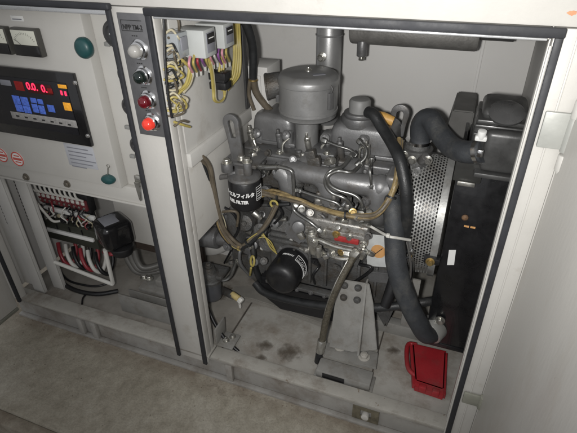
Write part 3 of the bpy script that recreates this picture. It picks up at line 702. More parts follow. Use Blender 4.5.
# black cable dropping from roof + brown tail
b = B(); b.tube(PV((243,18,.40), (249,32,.42), (253,50,.44), (253,78,.46)), .014, 12, m=HOSEB); b.tube(PV((253,76,.46), (256,92,.48), (266,106,.50), (276,116,.52)), .013, 12, m=BRNH)
b.tube(PV((250,80,.45), (249,95,.46), (254,110,.47)), .007, 8, m=BRNH)
b.torus(P(253,80,.46), P(253,70,.46)-P(253,90,.46), .0145, .003, m=BRASS)
b.build('battery_cable', None, None, 'black cable dropping behind the partition corner with a brown taped tail', 'cable')

# ================================================================== ENGINE
en = thing('diesel_engine', (-.43, .5, .13), 'grey painted four cylinder diesel engine filling the right doorway', 'engine')
def part(b, name, m, par=None, label=None): return b.build(name, m, par or en, label)
# block, head, sump
b = B(); b.bx(-.72, -.16, .40, .64, .33, .735, .012, seg=3)
for i in range(5): b.bx(-.68+i*.115, -.66+i*.115, .388, .402, .36, .56, .004)
b.bx(-.72, -.16, .378, .40, .325, .350, .005); b.bx(-.70, -.18, .385, .401, .555, .575, .004)
for x in (-.60, -.485, -.37): b.lathe((x, .401, .61), NY, [(0,.032), (.008,.032), (.009,.026), (.004,.024), (.004,0)], 24)
b.bx(-.60, -.13, .315, .399, .30, .515, .012, seg=3)
for i in range(6): b.bx(-.50+i*.062, -.488+i*.062, .298, .3145, .325, .47, .005)
b.bx(-.60, -.13, .298, .3145, .485, .505, .006); b.bx(-.61, -.12, .285, .3145, .288, .305, .004)
b.prism([(-.60,.33,.516), (-.13,.33,.516), (-.13,.399,.60), (-.60,.399,.60)], (0,.03,0), .004)
part(b, 'engine_block', ENGD)
for i in range(9):
    b = B(); b.hexb((-.585+i*.055, .284, .2965), NY, .007, .007); part(b, 'bolt', ENG)
b = B(); b.bx(-.73, -.15, .385, .63, .738, .815, .008, seg=3); 
for i in range(6): b.bx(-.70+i*.1, -.66+i*.1, .374, .39, .745, .80, .005)
part(b, 'cylinder_head', ENG)
b = B(); b.prism([(-.66,.30,.287), (-.17,.30,.287), (-.17,.30,.22), (-.25,.30,.145), (-.56,.30,.135), (-.64,.30,.19)], (0,.30,0), .018)
part(b, 'oil_pan', BLKM)
# rocker covers
def rocker(x0, x1, y0, y1, z0, z1):
    b = B()
    b.bx(x0, x1, y0, y1, z0, z0+.014, .004)
    t = bmesh.new(); N, M_ = 20, 12
    # domed cover: superellipse plan, rounded shoulders, saddle in the middle
    cx, cy, hx, hy = (x0+x1)/2, (y0+y1)/2, (x1-x0)/2-.008, (y1-y0)/2-.008
    rings = []
    lv = [(0,1.0), (.25,.992), (.5,.98), (.7,.955), (.83,.92), (.92,.86), (.98,.76), (1.0,.6), (1.0,.25), (1.0,.02)]
    for h, s in lv:
        ring = []
        for i in range(40):
            a = 2*math.pi*i/40; ca, sa = math.cos(a), math.sin(a)
            px = math.copysign(abs(ca)**.34, ca); py = math.copysign(abs(sa)**.34, sa)
            dip = 1-.0*abs(px)
            ring.append(t.verts.new((cx+px*hx*s, cy+py*hy*s, z0+.014+(z1-z0-.014)*h*dip)))
        rings.append(ring)
    for a, c in zip(rings, rings[1:]):
        for i in range(40): t.faces.new((a[i], a[(i+1)%40], c[(i+1)%40], c[i]))
    t.faces.new(rings[-1])
    b._add(t, None)
    return b
ra = part(rocker(-.715, -.535, .43, .60, .816, .922), 'rocker_cover', ENGL)
rc = part(rocker(-.425, -.175, .43, .60, .816, .920), 'rocker_cover', ENGL)
# little handles / clamps on the front of cover A
for px in (258, 287, 326, 364):
    yy_ = 136+(px-258)*.07
    b = B(); b.tube(PV((px-2, yy_, .42), (px-4, yy_+5, .402), (px+1, yy_+16, .40)) if px in (258,) else PV((px+2, yy_, .42), (px-4, yy_+6, .402), (px-5, yy_+15, .40)), .0045, 8); part(b, 'clamp_rod', STEEL)
    q = P(px, yy_-3, .435); b = B(); b.box(q+V((0,.02,-.02)), (.036,.05,.075), .012, seg=3); b.lathe(q+V((0,-.006,0)), (NY+V((0,0,.5))), [(0,.017), (.012,.016), (.016,.010), (.018,0)], 18); b.hexb(q+V((0,-.014,.008)), NY+V((0,0,.5)), .007, .008); part(b, 'cover_boss', ENGL)
# oil filler cap on cover C
q = P(359, 118, .50)
b = B(); b.cyl((q.x, .50, .905), (q.x, .50, .940), .060, bev=.005); b.cyl((q.x, .50, .940), (q.x, .50, .952), .052, bev=.003); part(b, 'filler_neck', ENG)
b = B(); b.lathe((q.x, .50, .952), ZA, [(0,.036), (.036,.036), (.043,.031), (.045,.02), (.0455,0)], 32); part(b, 'filler_cap', mat('cap_grey', (.20,.20,.195), .5, 0, .1, 15))
# amber plastic cap
q = P(384, 118, .50)
b = B(); b.tube([q+V((-.03,0,.004)), q, q+V((.032,.0,-.008))], .024, 14, rf=lambda u: .8-.25*abs(u-.4)); part(b, 'amber_cap', AMBER)
# lifting eyes
def eye(pb, w0, w1, hh, y, tilt, par=en, loopw=None):
    # pb base point, strap with a slotted loop at the top
    lw = loopw or w1
    out = [(-w0, 0), (w0, 0), (w1, hh*.55)] + [(lw*math.cos(a), hh-lw+lw*math.sin(a)) for a in [math.pi*i/10 for i in range(11)]] + [(-w1, hh*.55)]
    inn = [(lw*.5*math.cos(a), hh-lw*1.1+lw*.5*math.sin(a)) for a in [math.pi*i/8 for i in range(9)]] + [(-lw*.42, hh-lw*3.1), (lw*.42, hh-lw*3.1)]
    u = V((math.cos(tilt), 0, -math.sin(tilt))); v = V((math.sin(tilt), 0, math.cos(tilt)))
    b = B(); b.curve2d([out, inn[::-1]], pb, u, v, .012, .0025); return b
part(eye(P(239, 162, .262), .019, .022, .165, .262, math.radians(-7), loopw=.026), 'lifting_eye', ENG)
part(eye(P(394, 146, .55), .022, .024, .150, .55, math.radians(4), loopw=.029), 'lifting_eye', ENG)
# air cleaner
AC = V((-.492, .45, 0))
b = B(); b.lathe((AC.x, AC.y, .935), ZA, [(0,.06), (.0,.088), (.006,.096), (.02,.098), (.022,.100), (.030,.100), (.032,.098), (.112,.098), (.114,.101), (.130,.102), (.134,.100), (.145,.092), (.149,.08), (.150,.05), (.152,.045), (.152,0)], 48)
ac = part(b, 'air_cleaner', SILV)
b = B(); d0 = V((AC.x-.06, AC.y+.01, 1.035)); d1 = P(267, 87, .43)
b.tube([d0, (d0+d1)/2+V((0,0,.005)), d1], .040, 24, rf=lambda u: .9+.18*u); b.torus(d1, d1-d0, .042, .004); 
part(b, 'inlet_horn', ENGD, ac)
b = B(); b.lathe((AC.x, AC.y, 1.0865), ZA, [(0,.012), (.003,.012), (.008,.006), (.012,.005), (.012,0)], 16); part(b, 'wing_stud', STEEL, ac)
q = P(327, 79, .42); b = B(); b.box((AC.x+.045, AC.y-.03, 1.0868), (.04,.018,.0012), 0, None, Matrix.Rotation(.5,3,'Z')); part(b, 'lid_label', GREYP, ac)
for a_ in (-28, -165):
    a = math.radians(a_); c = V((AC.x+.103*math.cos(a), AC.y+.103*math.sin(a), 1.01))
    b = B(); b.box(c, (.012,.02,.055), .003, None, Matrix.Rotation(a,3,'Z')); b.tube([c+V((0,0,.025)), c+V((.008*math.cos(a),.008*math.sin(a),.04)), c+V((0,0,.05))], .0025, 6)
    part(b, 'lid_clip', ENG, ac)
b = B(); b.lathe((AC.x+.0, AC.y-.01, .80), ZA, [(0,.052), (.012,.050), (.018,.040), (.135,.040)], 32); part(b, 'intake_neck', SILV)
# intake flange plate with bolts
fl = [P(250,160,.38), P(285,160,.38), P(300,158,.375), P(332,160,.375)]
b = B(); b.bx(-.675, -.36, .345, .41, .800, .822, .005, seg=3); b.bx(-.67, -.38, .335, .3445, .80, .816, .003); b.bx(-.46, -.37, .36, .45, .823, .845, .006)
part(b, 'intake_plenum', ENG)
for i in range(4):
    b = B(); b.hexb((-.65+i*.085, .362, .8225 if i < 3 else .845), ZA, .009, .009); part(b, 'bolt', STEEL)
for x in (-.50,):
    b = B(); b.hexb((x, .38, .8225), ZA, .010, .010); part(b, 'bolt', ENG)
# manifold with arched runners
b = B()
mz = .772; my = .33
b.tube([(-.54,my+.02,mz), (-.50,my,mz+.01), (-.40,my-.005,mz+.008), (-.30,my-.01,mz+.004), (-.21,my,mz+.0)], .036, 20)
for x in (-.515, -.372, -.205):
    b.tube([(x-.035,my,mz+.006), (x-.01,my-.004,mz-.012), (x,my-.006,mz-.05), (x,my,mz-.10), (x,my+.04,mz-.14), (x,.41,mz-.15)], .037, 20, rf=lambda u: 1.05-.12*u)
    b.tube([(x+.035,my,mz+.004), (x+.01,my-.004,mz-.012), (x,my-.006,mz-.05), (x,my,mz-.08)], .036, 18)
for x in (-.46, -.30): b.tube([(x,my+.01,mz+.01), (x-.005,my+.04,mz+.03), (x,.40,mz+.02)], .034, 16)
b.bx(-.19, -.155, .31, .40, mz-.03, mz+.05, .012, seg=3)
b.ell((-.205, my, mz), (.04,.04,.04)); b.ell((-.545, my+.02, mz), (.036,.036,.036))
part(b, 'manifold', ENGL)
for x in (-.58, -.475, -.375, -.27, -.17):
    b = B(); b.bx(x-.014, x+.014, .375, .41, .70, .73, .005); b.hexb((x, .375, .715), NY, .009, .009); part(b, 'manifold_clamp', ENGD)
# injectors and fuel return pipes on top
for i, x in enumerate((-.69, -.58, -.475, -.36, -.27)):
    b = B(); y_ = .415
    b.cyl((x, y_, .815), (x-.004, y_-.01, .865), .013, .011, seg=16); b.hexb((x-.004, y_-.01, .86), ZA, .012, .014, washer=False); b.cyl((x-.005, y_-.012, .872), (x-.006, y_-.014, .892), .006, seg=12)
    part(b, 'injector', ENG if i % 2 else STEEL)
PR = .0062
pipes = [
 [(263,172,.30), (275,167,.27), (290,170,.26), (293,178,.26), (294,195,.26), (294,210,.26), (310,222,.24), (322,232,.24)],
 [(297,190,.29), (312,195,.28), (328,200,.27), (338,204,.27), (342,212,.27)],
 [(353,154,.36), (343,166,.30), (332,170,.27), (326,177,.26), (326,186,.26), (332,193,.26), (344,198,.26), (350,204,.27), (353,212,.27)],
 [(362,163,.36), (352,172,.28), (338,171,.27), (328,176,.25), (329,184,.25), (338,190,.255), (354,195,.26), (361,202,.26), (363,212,.27)],
 [(372,158,.38), (370,170,.30), (372,190,.30)],
 [(322,140,.40), (338,146,.39), (350,150,.39), (357,156,.38)],
 [(358,140,.40), (366,148,.38), (365,158,.36), (356,166,.34)],
]
for i, pp in enumerate(pipes):
    b = B(); b.tube(PV(*pp), PR if i < 4 else .005, 10, sub=8)
    for e in (0, -1):
        p = V(P(*pp[e])); q2 = V(P(*pp[1 if e == 0 else -2])); b.cyl(p, p+(q2-p).normalized()*.018, .0105, seg=6, bev=.001)
    part(b, 'injection_pipe', PIPE)
# injection pump
PY0 = .27
b = B(); a0, a1 = P(304, 222, PY0), P(368, 240, PY0); pzc = (a0.z+a1.z)/2
b.bx(a0.x, a1.x, PY0, .38, pzc-.045, pzc+.035, .010, seg=3); b.bx(a0.x+.01, a1.x-.01, PY0-.012, PY0, pzc-.012, pzc+.006, .003)
b.bx(a0.x+.03, a1.x-.01, PY0-.006, .36, pzc-.062, pzc-.046, .004)
pump = part(b, 'injection_pump', ALU)
for i in range(4):
    x = a0.x+.045+i*.052
    b = B(); b.cyl((x, PY0+.03, pzc+.035), (x-.002, PY0+.025, pzc+.085), .021, .018, seg=20, bev=.004); b.hexb((x-.002, PY0+.025, pzc+.083), ZA, .016, .016, washer=False); b.cyl((x-.002, PY0+.025, pzc+.10), (x-.002,PY0+.025,pzc+.125), .009)
    part(b, 'delivery_valve', ALU, pump)
for i in range(5):
    x = a0.x+.03+i*.045
    b = B(); b.hexb((x, PY0-.0005 if i in (0,4) else PY0-.012, pzc-.03 if i in (0,4) else pzc-.004), NY, .010, .010); part(b, 'bolt', BRASS if i == 2 else STEEL, pump)
q = P(346, 241, PY0-.02)
b = B(); b.bx(q.x-.042, q.x+.042, PY0-.018, PY0-.0005, q.z-.010, q.z+.010, .003); part(b, 'red_tag', mat('red_paint', (.33,.03,.03), .45, 0, .2, 50), pump)
b = B()                                                        # linkage and small plumbing clutter in front
b.tube(PV((308,236,.25), (320,240,.23), (335,246,.23), (352,250,.23)), .007, 8)
b.tube(PV((322,252,.27), (338,258,.24), (350,258,.24), (360,252,.25)), .008, 8)
b.tube(PV((300,248,.28), (315,254,.26), (330,256,.26)), .006, 8)
b.cyl(P(341,252,.25), P(352,254,.25), .013, seg=6); b.cyl(P(318,246,.25), P(319,256,.25), .014); b.cyl(P(365,250,.25), P(361,258,.25), .012, seg=6)
b.box(P(331,246,.25), (.05,.012,.02), .003)
part(b, 'pump_linkage', STEEL, pump)
random.seed(21)
for i in range(26):
    px, py = 296+random.random()*78, 208+random.random()*50
    py += (px-335)*.15
    q = P(px, py, .24+random.random()*.03); b = B()
    k = random.choice('bchc'); m_ = random.choice((STEEL, BRASS, ALU, ENG, STEEL))
    if k == 'b': b.box(q, (.014+random.random()*.02, .016, .012+random.random()*.012), .003, None, Matrix.Rotation(random.random(),3,'Y'))
    elif k == 'h': b.hexb(q, NY+V((random.uniform(-.4,.4),0,random.uniform(0,.7))), .009, .012)
    else: b.cyl(q, q+V((random.uniform(-.02,.02),-.012,random.uniform(.005,.02))), .007+random.random()*.005, seg=14)
    part(b, 'pump_fitting', m_, pump)
b = B()                                                         # governor housing left of the pump
b.prism([P(293,208,.30), P(312,206,.30), P(316,232,.30), P(300,246,.30), P(284,236,.30)], (0,.09,0), .008)
b.cyl(P(299,226,.30), P(298,228,.28), .024, seg=24, bev=.008); part(b, 'governor_housing', ENGL)
b = B(); b.cyl(P(312,232,.25), P(314,252,.25), .021, bev=.006); b.cyl(P(311,229,.25), P(312,233,.25), .013); b.hexb(P(313,242,.22), NY, .013, .01); part(b, 'feed_pump', STEEL)
random.seed(33)
for i in range(34):
    px, py, y = random.choice(((random.uniform(226,300), random.uniform(214,262), .335), (random.uniform(250,335), random.uniform(152,176), .33), (random.uniform(398,424), random.uniform(158,200), .40)))
    q = P(px, py, y); b = B(); m_ = random.choice((ENG, ENGD, STEEL, ENG, ENGL)); k = random.choice('bchh')
    if k == 'b': b.box(q, (.02+random.random()*.025, .025, .015+random.random()*.02), .004, None, Matrix.Rotation(random.uniform(-.6,.6),3,'Y'))
    elif k == 'h': b.hexb(q, NY+V((random.uniform(-.4,.4),0,random.uniform(0,.9))), .009, .012)
    else: b.cyl(q, q+V((random.uniform(-.03,.03),-.02,random.uniform(.005,.03))), .008+random.random()*.008, seg=16)
    part(b, 'engine_fitting', m_)
random.seed(51)
zones = ((226,300,212,262,.33,22), (300,372,196,212,.30,9), (262,300,176,205,.33,9), (398,414,158,215,.36,8), (300,366,250,272,.27,8), (372,396,172,212,.33,6))
for (xa_, xb_, ya_, yb_, yy_, n_f) in zones:
    for i in range(n_f):
        a_, c_ = random.uniform(xa_, xb_), random.uniform(ya_, yb_); q = P(a_, c_, yy_-random.uniform(0,.02)); b = B()
        k = random.choice('ebnp'); m_ = random.choice((ENG, ENGD, ENGD, STEEL, ENGL, BLKM))
        if k == 'e':
            q2 = P(a_+random.uniform(-12,12), c_+random.uniform(4,14), yy_-.02); q3 = P(a_+random.uniform(-16,16), c_+random.uniform(12,24), yy_+.03)
            b.tube([q+V((0,.02,0)), q, q2, q3], random.uniform(.004,.008), 10); part(b, 'small_pipe', m_)
        elif k == 'b':
            b.prism([q, q+V((random.uniform(.02,.05),0,random.uniform(-.01,.01))), q+V((random.uniform(.02,.04),0,-random.uniform(.02,.05))), q+V((0,0,-random.uniform(.015,.03)))], (0,.008,0), .002); b.hexb(q+V((.012,0,-.010)), NY, .006, .006); part(b, 'small_bracket', m_)
        elif k == 'n':
            d = (NY+V((random.uniform(-.6,.6),0,random.uniform(0,.8)))).normalized(); rr = random.uniform(.010,.02)
            b.lathe(q, d, [(-.02,rr*1.1), (0,rr*1.1), (.006,rr), (.012,rr), (.013,rr*.7)], 20); b.hexb(q+d*.012, d, rr*.6, .008); part(b, 'banjo_bolt', m_)
        else:
            b.cyl(q, q+V((random.uniform(-.05,.05),-.005,random.uniform(-.02,.03))), random.uniform(.007,.013), seg=16); part(b, 'engine_plug', m_)
# fuel filter
FC = P(245.5, 194, .25); fr = .056
fz0 = P(246, 211, .2).z; fx, fy = FC.x, .25
zt_ = P(246, 177.5, .25).z; zb = P(246, 205, .25).z
b = B(); b.lathe((fx, fy, zb), ZA, [(0,.02), (0,.042), (.004,.051), (.012,fr), (zt_-zb-.004,fr), (zt_-zb,fr-.003)], 48); ff = part(b, 'fuel_filter', BLKM, label='black canister filter with white lettering')
b = B(); b.lathe((fx, fy, zt_), ZA, [(0,fr), (.004,fr+.002), (.012,fr), (.018,.044), (.024,.032), (.045,.030), (.047,.02), (.047,0)], 36)
b.bx(fx-.075, fx+.05, fy-.01, fy+.11, zt_+.040, zt_+.054, .004); b.cyl((fx-.045,fy-.03,zt_+.03), (fx-.045,fy-.03,zt_+.06), .020); b.cyl((fx+.03,fy-.03,zt_+.03), (fx+.03,fy-.03,zt_+.075), .014)
part(b, 'filter_head', ENG, ff)
for dx, dy, dz_ in ((-.045,-.03,.06), (.03,-.03,.075), (-.01,.01,.06)):
    b = B(); b.hexb((fx+dx, fy+dy, zt_+dz_), ZA, .012, .012); part(b, 'bolt', STEEL, ff)
vd = V((CAM.x-fx, CAM.y-fy, 0)).normalized(); uu = V((-vd.y, vd.x, 0))
def wrap(body, z, size, ang, m, name, sx=1, bold=0):
    t_ = B(); t_.text(body, V((0,0,0)), XA, ZA, size); wd = max(v.co.x for v in t_.bm.verts)*sx; t_.bm.free()
    b = B(); b.text(body, None, uu, ZA, size, th=.0008, bend=(V((fx,fy,z)), fr+.0003, math.radians(ang)-wd/fr), sx=sx, bold=bold); return part(b, name, m, ff)
hh = zt_-zb
wrap('フューエルフィルタ', zb+hh*.56, .0175, 31, INKW, 'filter_lettering', .93, .0009)
wrap('FUEL FILTER', zb+hh*.34, .0165, 8, INKW, 'filter_lettering', .88, .0008)
b = B()
for zz in (hh*.82, hh*.36): 
    pts = [V((fx,fy,zb+zz))+(uu*math.sin(math.radians(a))+vd*math.cos(math.radians(a)))*(fr+.0004) for a in range(40, 74, 3)]; b.tube(pts, .0007, 4, curve=False)
for a in (40, 73):
    d = (uu*math.sin(math.radians(a))+vd*math.cos(math.radians(a)))*(fr+.0004); b.tube([V((fx,fy,zb+hh*.36))+d, V((fx,fy,zb+hh*.82))+d], .0007, 4, curve=False)
for k in range(5):
    zz = hh*(.74-.08*k); pts = [V((fx,fy,zb+zz))+(uu*math.sin(math.radians(a))+vd*math.cos(math.radians(a)))*(fr+.0004) for a in range(44, 70-(k*5) % 9, 3)]; b.tube(pts, .0011, 4, curve=False)
part(b, 'instruction_box', INKW, ff)
# fuel lines of the filter head
b = B(); b.tube(PV((212,179,.24), (222,177,.23), (233,176,.23)), .009, 10); b.tube(PV((212,179,.24), (212,188,.26), (216,205,.30)), .009, 10); b.cyl(P(230,176,.23), P(237,174,.235), .016, seg=6); part(b, 'fuel_line', ENG, ff)
b = B(); b.tube(PV((246,163,.28), (262,167,.27), (278,167,.27)), .009, 10); b.cyl(P(244,163,.28), P(250,164,.28), .015, seg=6); part(b, 'fuel_line', PIPE, ff)
# oil filter pointing at the viewer
o0 = P(293, 262, .31); ax = (P(281, 279, .20)-o0).normalized(); orr = .063
b = B(); b.lathe(o0, ax, [(0,orr+.002), (.01,orr+.002), (.014,orr), (.10,orr), (.116,orr-.004), (.124,orr-.014), (.128,orr-.026), (.126,.022), (.124,.0)], 48)
of = part(b, 'oil_filter', BLKM, label='black canister filter with a white banded label')
b = B(); b.lathe(o0-ax*.03, ax, [(0,.055), (.02,.075), (.029,.075)], 30); part(b, 'filter_mount', ENG, of)
Mo = frame(ax)
def arc(a, r, h): return o0+ax*h+(Mo.col[0]*math.cos(math.radians(a))+Mo.col[1]*math.sin(math.radians(a)))*r
b = B()
for h in (.022, .052): b.tube([arc(a, orr+.0005, h) for a in range(-20, 62, 4)], .0012, 5, curve=False)
for a in (-20, 60): b.tube([arc(a, orr+.0005, .022), arc(a, orr+.0005, .052)], .0012, 5, curve=False)
random.seed(4)
for a in range(-14, 56, 6):
    b.tube([arc(a, orr+.0005, .030), arc(a+3.5, orr+.0005, .030+random.random()*.015)], .0011, 4, curve=False)
    b.tube([arc(a, orr+.0005, .045), arc(a+4, orr+.0005, .045)], .0011, 4, curve=False)
for a in range(72, 112, 5): b.tube([arc(a, orr+.0005, .036), arc(a+3, orr+.0005, .044)], .0014, 4, curve=False)
part(b, 'label_print', INKW, of)
# starter / solenoid cylinder on the left
b = B(); b.cyl(P(197,235,.34), P(219,238,.34), .045, bev=.006, seg=32); b.cyl(P(219,238,.34), P(228,240,.34), .03, bev=.004); b.torus(P(203,236,.34), P(219,238,.34)-P(197,235,.34), .045, .003); part(b, 'starter_motor', ENG)
# bell housing behind
b = B(); b.lathe((-.76, .52, .52), XA, [(0,.23), (.02,.24), (.05,.235), (.06,.20)], 48); part(b, 'bell_housing', ENGD)
# brackets and bosses in the left cluster
for (px, py, y, r, h) in ((262,228,.32,.026,.03), (246,222,.33,.032,.02), (270,240,.35,.04,.03), (238,240,.34,.022,.03), (276,222,.33,.018,.03), (254,244,.34,.02,.02), (230,218,.34,.02,.03), (283,245,.35,.02,.03), (300,262,.37,.02,.02)):
    q = P(px, py, y); b = B(); d = (NY+V((.15,0,.35))).normalized(); b.lathe(q, d, [(-.04,r*1.25), (0,r*1.2), (h*.5,r), (h,r*.95), (h+.003,r*.6), (h+.0035,0)], 26); b.hexb(q+d*h, d, r*.35, .008); part(b, 'casting_boss', ENGD if r > .025 else ENG)
b = B(); b.prism([P(226,205,.36), P(292,205,.36), P(300,280,.36), P(262,290,.36), P(232,262,.36)], (0,.05,0), .008); part(b, 'side_cover', ENGD)
# fuel strainer, far left
SX = P(208, 262, .26)
b = B(); b.lathe((SX.x, SX.y, P(208,296,.26).z+.0), ZA, [(0,.0), (0,.03), (.006,.038), (.018,.041), (.095,.042)], 32); wsb = part(b, 'fuel_strainer', mat('strainer_bowl', (.075,.078,.085), .35, 0, .15, 20, coat=.2), label='grey bowl strainer low on the left')
zs = P(208,296,.26).z+.095
b = B(); b.lathe((SX.x, SX.y, zs), ZA, [(0,.047), (.012,.048), (.016,.042), (.04,.038), (.045,.030), (.07,.022), (.072,0)], 28); b.bx(SX.x-.06, SX.x+.06, SX.y-.014, SX.y+.06, zs+.022, zs+.04, .006); b.hexb((SX.x,SX.y,zs+.072), ZA, .012, .012); part(b, 'strainer_head', ENGD, wsb)
b = B(); b.tube(PV((212,273,.28), (222,280,.28), (230,276,.30), (236,262,.32)), .008, 8); part(b, 'strainer_pipe', PIPE, wsb)
# dipstick
dsk = B(); dsk.torus(P(252.5,261,.27), NY+V((-.45,0,.2)), .017, .0045, sx=.6, sy=1.25, m=YEL); dsk.tube(PV((251,268,.27), (250.5,272,.28), (250,275,.30)), .0045, 8, m=YEL); dsk.build('dipstick', None, en)
# drain plug with a yellow-white tip
b = B(); b.cyl(P(222,290,.30), P(234,296,.26), .016, m=ENGD); b.cyl(P(232,294,.265), P(239,299,.25), .013, m=mat('old_tape', (.5,.4,.18), .6, 0, .2, 40)); b.cyl(P(239,299,.25), P(242,302,.245), .015, seg=8, m=WWIRE); b.box(P(240,305,.245), (.010,.010,.03), .003, m=WWIRE); b.build('drain_valve', None, en)
# timing case + sticker plate on the right front
b = B(); b.bx(-.155, -.105, .36, .66, .34, .80, .015, seg=3); b.prism([P(362,226,.31), P(396,232,.31), P(398,300,.31), P(385,330,.31), P(366,296,.31)], (0,.06,0), .010); part(b, 'timing_case', ENGD)
w = [P(366,234,.295), P(390,237,.295), P(391,268,.295), P(367,266,.295)]
b = B(); b.prism(w, (0,.006,0), .002); sp_ = part(b, 'data_plate', mat('plate_grey', (.55,.56,.55), .4, .1, .1, 30))
q = P(378.5, 251, .297); b = B(); b.curve2d([[(math.cos(a*math.pi/16)*.025, math.sin(a*math.pi/16)*.027) for a in range(32)]], (q.x, .2942, q.z), XA, ZA, .001); part(b, 'orange_roundel', ORI, sp_)
b = B(); b.tube([(q.x-.014,.2935,q.z-.018), (q.x+.013,.2935,q.z+.016)], .0016, 5); part(b, 'roundel_mark', INKB, sp_)
b = B(); b.prism([P(368,272,.29), P(410,276,.29), P(410,286,.29), P(368,282,.29)], (0,.04,0), .004); part(b, 'case_flange', ENG)
# thermostat housing and water neck
q = P(418, 143, .44)
b = B(); b.lathe((q.x, .44, q.z-.09), ZA, [(0,.05), (.02,.052), (.05,.046), (.06,.044), (.062,.05), (.075,.05), (.078,.040), (.10,.036)], 30); b.bx(q.x-.05, q.x+.04, .41, .52, q.z-.16, q.z-.085, .010); part(b, 'thermostat_housing', ENGD)
b = B(); b.lathe((q.x, .44, q.z+.002), ZA, [(0,.0405), (.010,.0405)], 30); part(b, 'hose_clamp', CHROME)
for px, py in ((404,155), (412,160), (404,165), (428,160)):
    b = B(); b.hexb(P(px,py,.38), NY, .010, .010); part(b, 'bolt', STEEL)
# alternator-like unit, pulleys, belt
b = B(); b.cyl((-.10,.34,.36), (-.075,.34,.36), .075, bev=.006, seg=36); b.cyl((-.075,.34,.36), (-.055,.34,.36), .045, bev=.004); part(b, 'crank_pulley', BLKM)
b = B(); b.cyl((-.10,.38,.60), (-.08,.38,.60), .055, bev=.006, seg=36); part(b, 'water_pump_pulley', BLKM)
b = B(); b.tube([(-.088,.268,.35), (-.088,.30,.50), (-.088,.325,.61)], .008, 8, flat=.7); b.tube([(-.088,.41,.36), (-.088,.43,.48), (-.088,.435,.60)], .008, 8); part(b, 'fan_belt', RUBBER)
b = B(); b.tube(PV((408,240,.24), (411,256,.235), (411,275,.235), (407,292,.235)), .013, 10, flat=.4); part(b, 'guard_rim', CHROME)
b = B(); b.prism([P(401,238,.26), P(409,236,.26), P(404,275,.26), P(397,275,.26)], (0,.03,0), .003)
for py in (255, 263): b.cyl(P(404,py,.255), P(404,py,.245), .007)
part(b, 'tension_bracket', BLKM)
for py in (252, 259, 274):
    b = B(); b.hexb(P(410.5-.1*(py-252), py, .235), NY, .009, .008); part(b, 'bolt', CHROME)
for (px, py) in ((392,183), (398,196), (388,205), (404,175)):
    q = P(px, py, .36); b = B(); b.box(q, (.03,.04,.035), .006, None, Matrix.Rotation(.6,3,'Y')); b.hexb(q+NY*.02, NY, .010, .01); part(b, 'sensor_fitting', random.choice((ENG, STEEL, BLKM)))

# fan guard of perforated sheet
fg = thing('fan_guard', (-.06, .5, .36), 'curved perforated metal fan guard between engine and radiator', 'fan guard')
b = B(); t = bmesh.new(); HOLE_BACKING = True
gx0, gx1, gR, gy, gz = -.122, -.014, .235, .50, .62
nu, nv = 12, 46; a0_, a1_ = math.radians(-62), math.radians(82)
def G(u, v): 
    x = gx0+(gx1-gx0)*u; a = a0_+(a1_-a0_)*v; r = gR-.012*u
    return V((x, gy-r*math.cos(a), gz+r*math.sin(a)))
vc = {}
def gv(u, v):
    k = (round(u,5), round(v,5))
    if k not in vc: vc[k] = t.verts.new(G(u, v))
    return vc[k]
for i in range(nu):
    for j in range(nv):
        sh_ = .5/nv*(i%2); u0, u1, v0, v1 = i/nu, (i+1)/nu, j/nv+sh_, (j+1)/nv+sh_; um, vm = (u0+u1)/2, (v0+v1)/2; k = .39
        o_ = [gv(u0,v0), gv(um,v0), gv(u1,v0), gv(u1,vm), gv(u1,v1), gv(um,v1), gv(u0,v1), gv(u0,vm)]
        du, dv = (u1-u0)*k, (v1-v0)*k
        # diamond hole at the cell centre, and half-diamonds are approximated by staggering rows
        h = [gv(um, vm-dv*1.15), gv(um+du*1.15, vm), gv(um, vm+dv*1.15), gv(um-du*1.15, vm)]
        t.faces.new((o_[7], o_[0], h[3])); t.faces.new((o_[0], o_[1], h[0], h[3])); t.faces.new((o_[1], o_[2], h[1], h[0])); t.faces.new((o_[2], o_[3], h[1]))
        t.faces.new((o_[3], o_[4], h[1])); t.faces.new((o_[4], o_[5], h[2], h[1])); t.faces.new((o_[5], o_[6], h[3], h[2])); t.faces.new((o_[6], o_[7], h[3]))
bmesh.ops.recalc_face_normals(t, faces=t.faces[:])
bmesh.ops.solidify(t, geom=t.faces[:], thickness=.0015)
b._add(t, None); b.build('perforated_sheet', MESHM, fg, auto=25)
b = B()
def strip(x, w, r, a0d, a1d, th=.003):
    pts = [V((x, gy-r*math.cos(math.radians(a)), gz+r*math.sin(math.radians(a)))) for a in range(a0d, a1d+1, 6)]
    t = bmesh.new(); prev = None
    for i, p in enumerate(pts):
        a = math.radians(a0d+i*6); nn = V((0, -math.cos(a), math.sin(a)))
        q = [t.verts.new(p+V((-w/2,0,0))), t.verts.new(p+V((w/2,0,0))), t.verts.new(p+V((w/2,0,0))-nn*th), t.verts.new(p+V((-w/2,0,0))-nn*th)]
        if prev:
            for k in range(4): t.faces.new((prev[k], prev[(k+1)%4], q[(k+1)%4], q[k]))
        else: t.faces.new(q[::-1])
        prev = q
    t.faces.new(prev); bmesh.ops.recalc_face_normals(t, faces=t.faces[:]); return t
b._add(strip(-.123, .006, gR+.004, -62, 96, .008), None); b._add(strip(-.006, .022, gR-.004, -70, 100, .006), None)
b.build('guard_edge', MESHM, fg)
b = B(); b._add(strip(-.085, .125, gR-.032, -78, 108, .004), None); b.build('hole_backing', BLKM, fg)  # black shell added behind the sheet so its holes look dark
q = P(432, 259, .27); b = B(); b.box(q, (.05,.03,.022), .003, m=BLKM); b.hexb(q+NY*.015+V((-.004,0,0)), NY, .010, .012, m=BRASS); b.build('guard_clamp', None, fg)
b = B(); b.bx(-.075, -.030, .29, .30, .24, .46, .002); b.build('guard_stay', BRKT, fg)

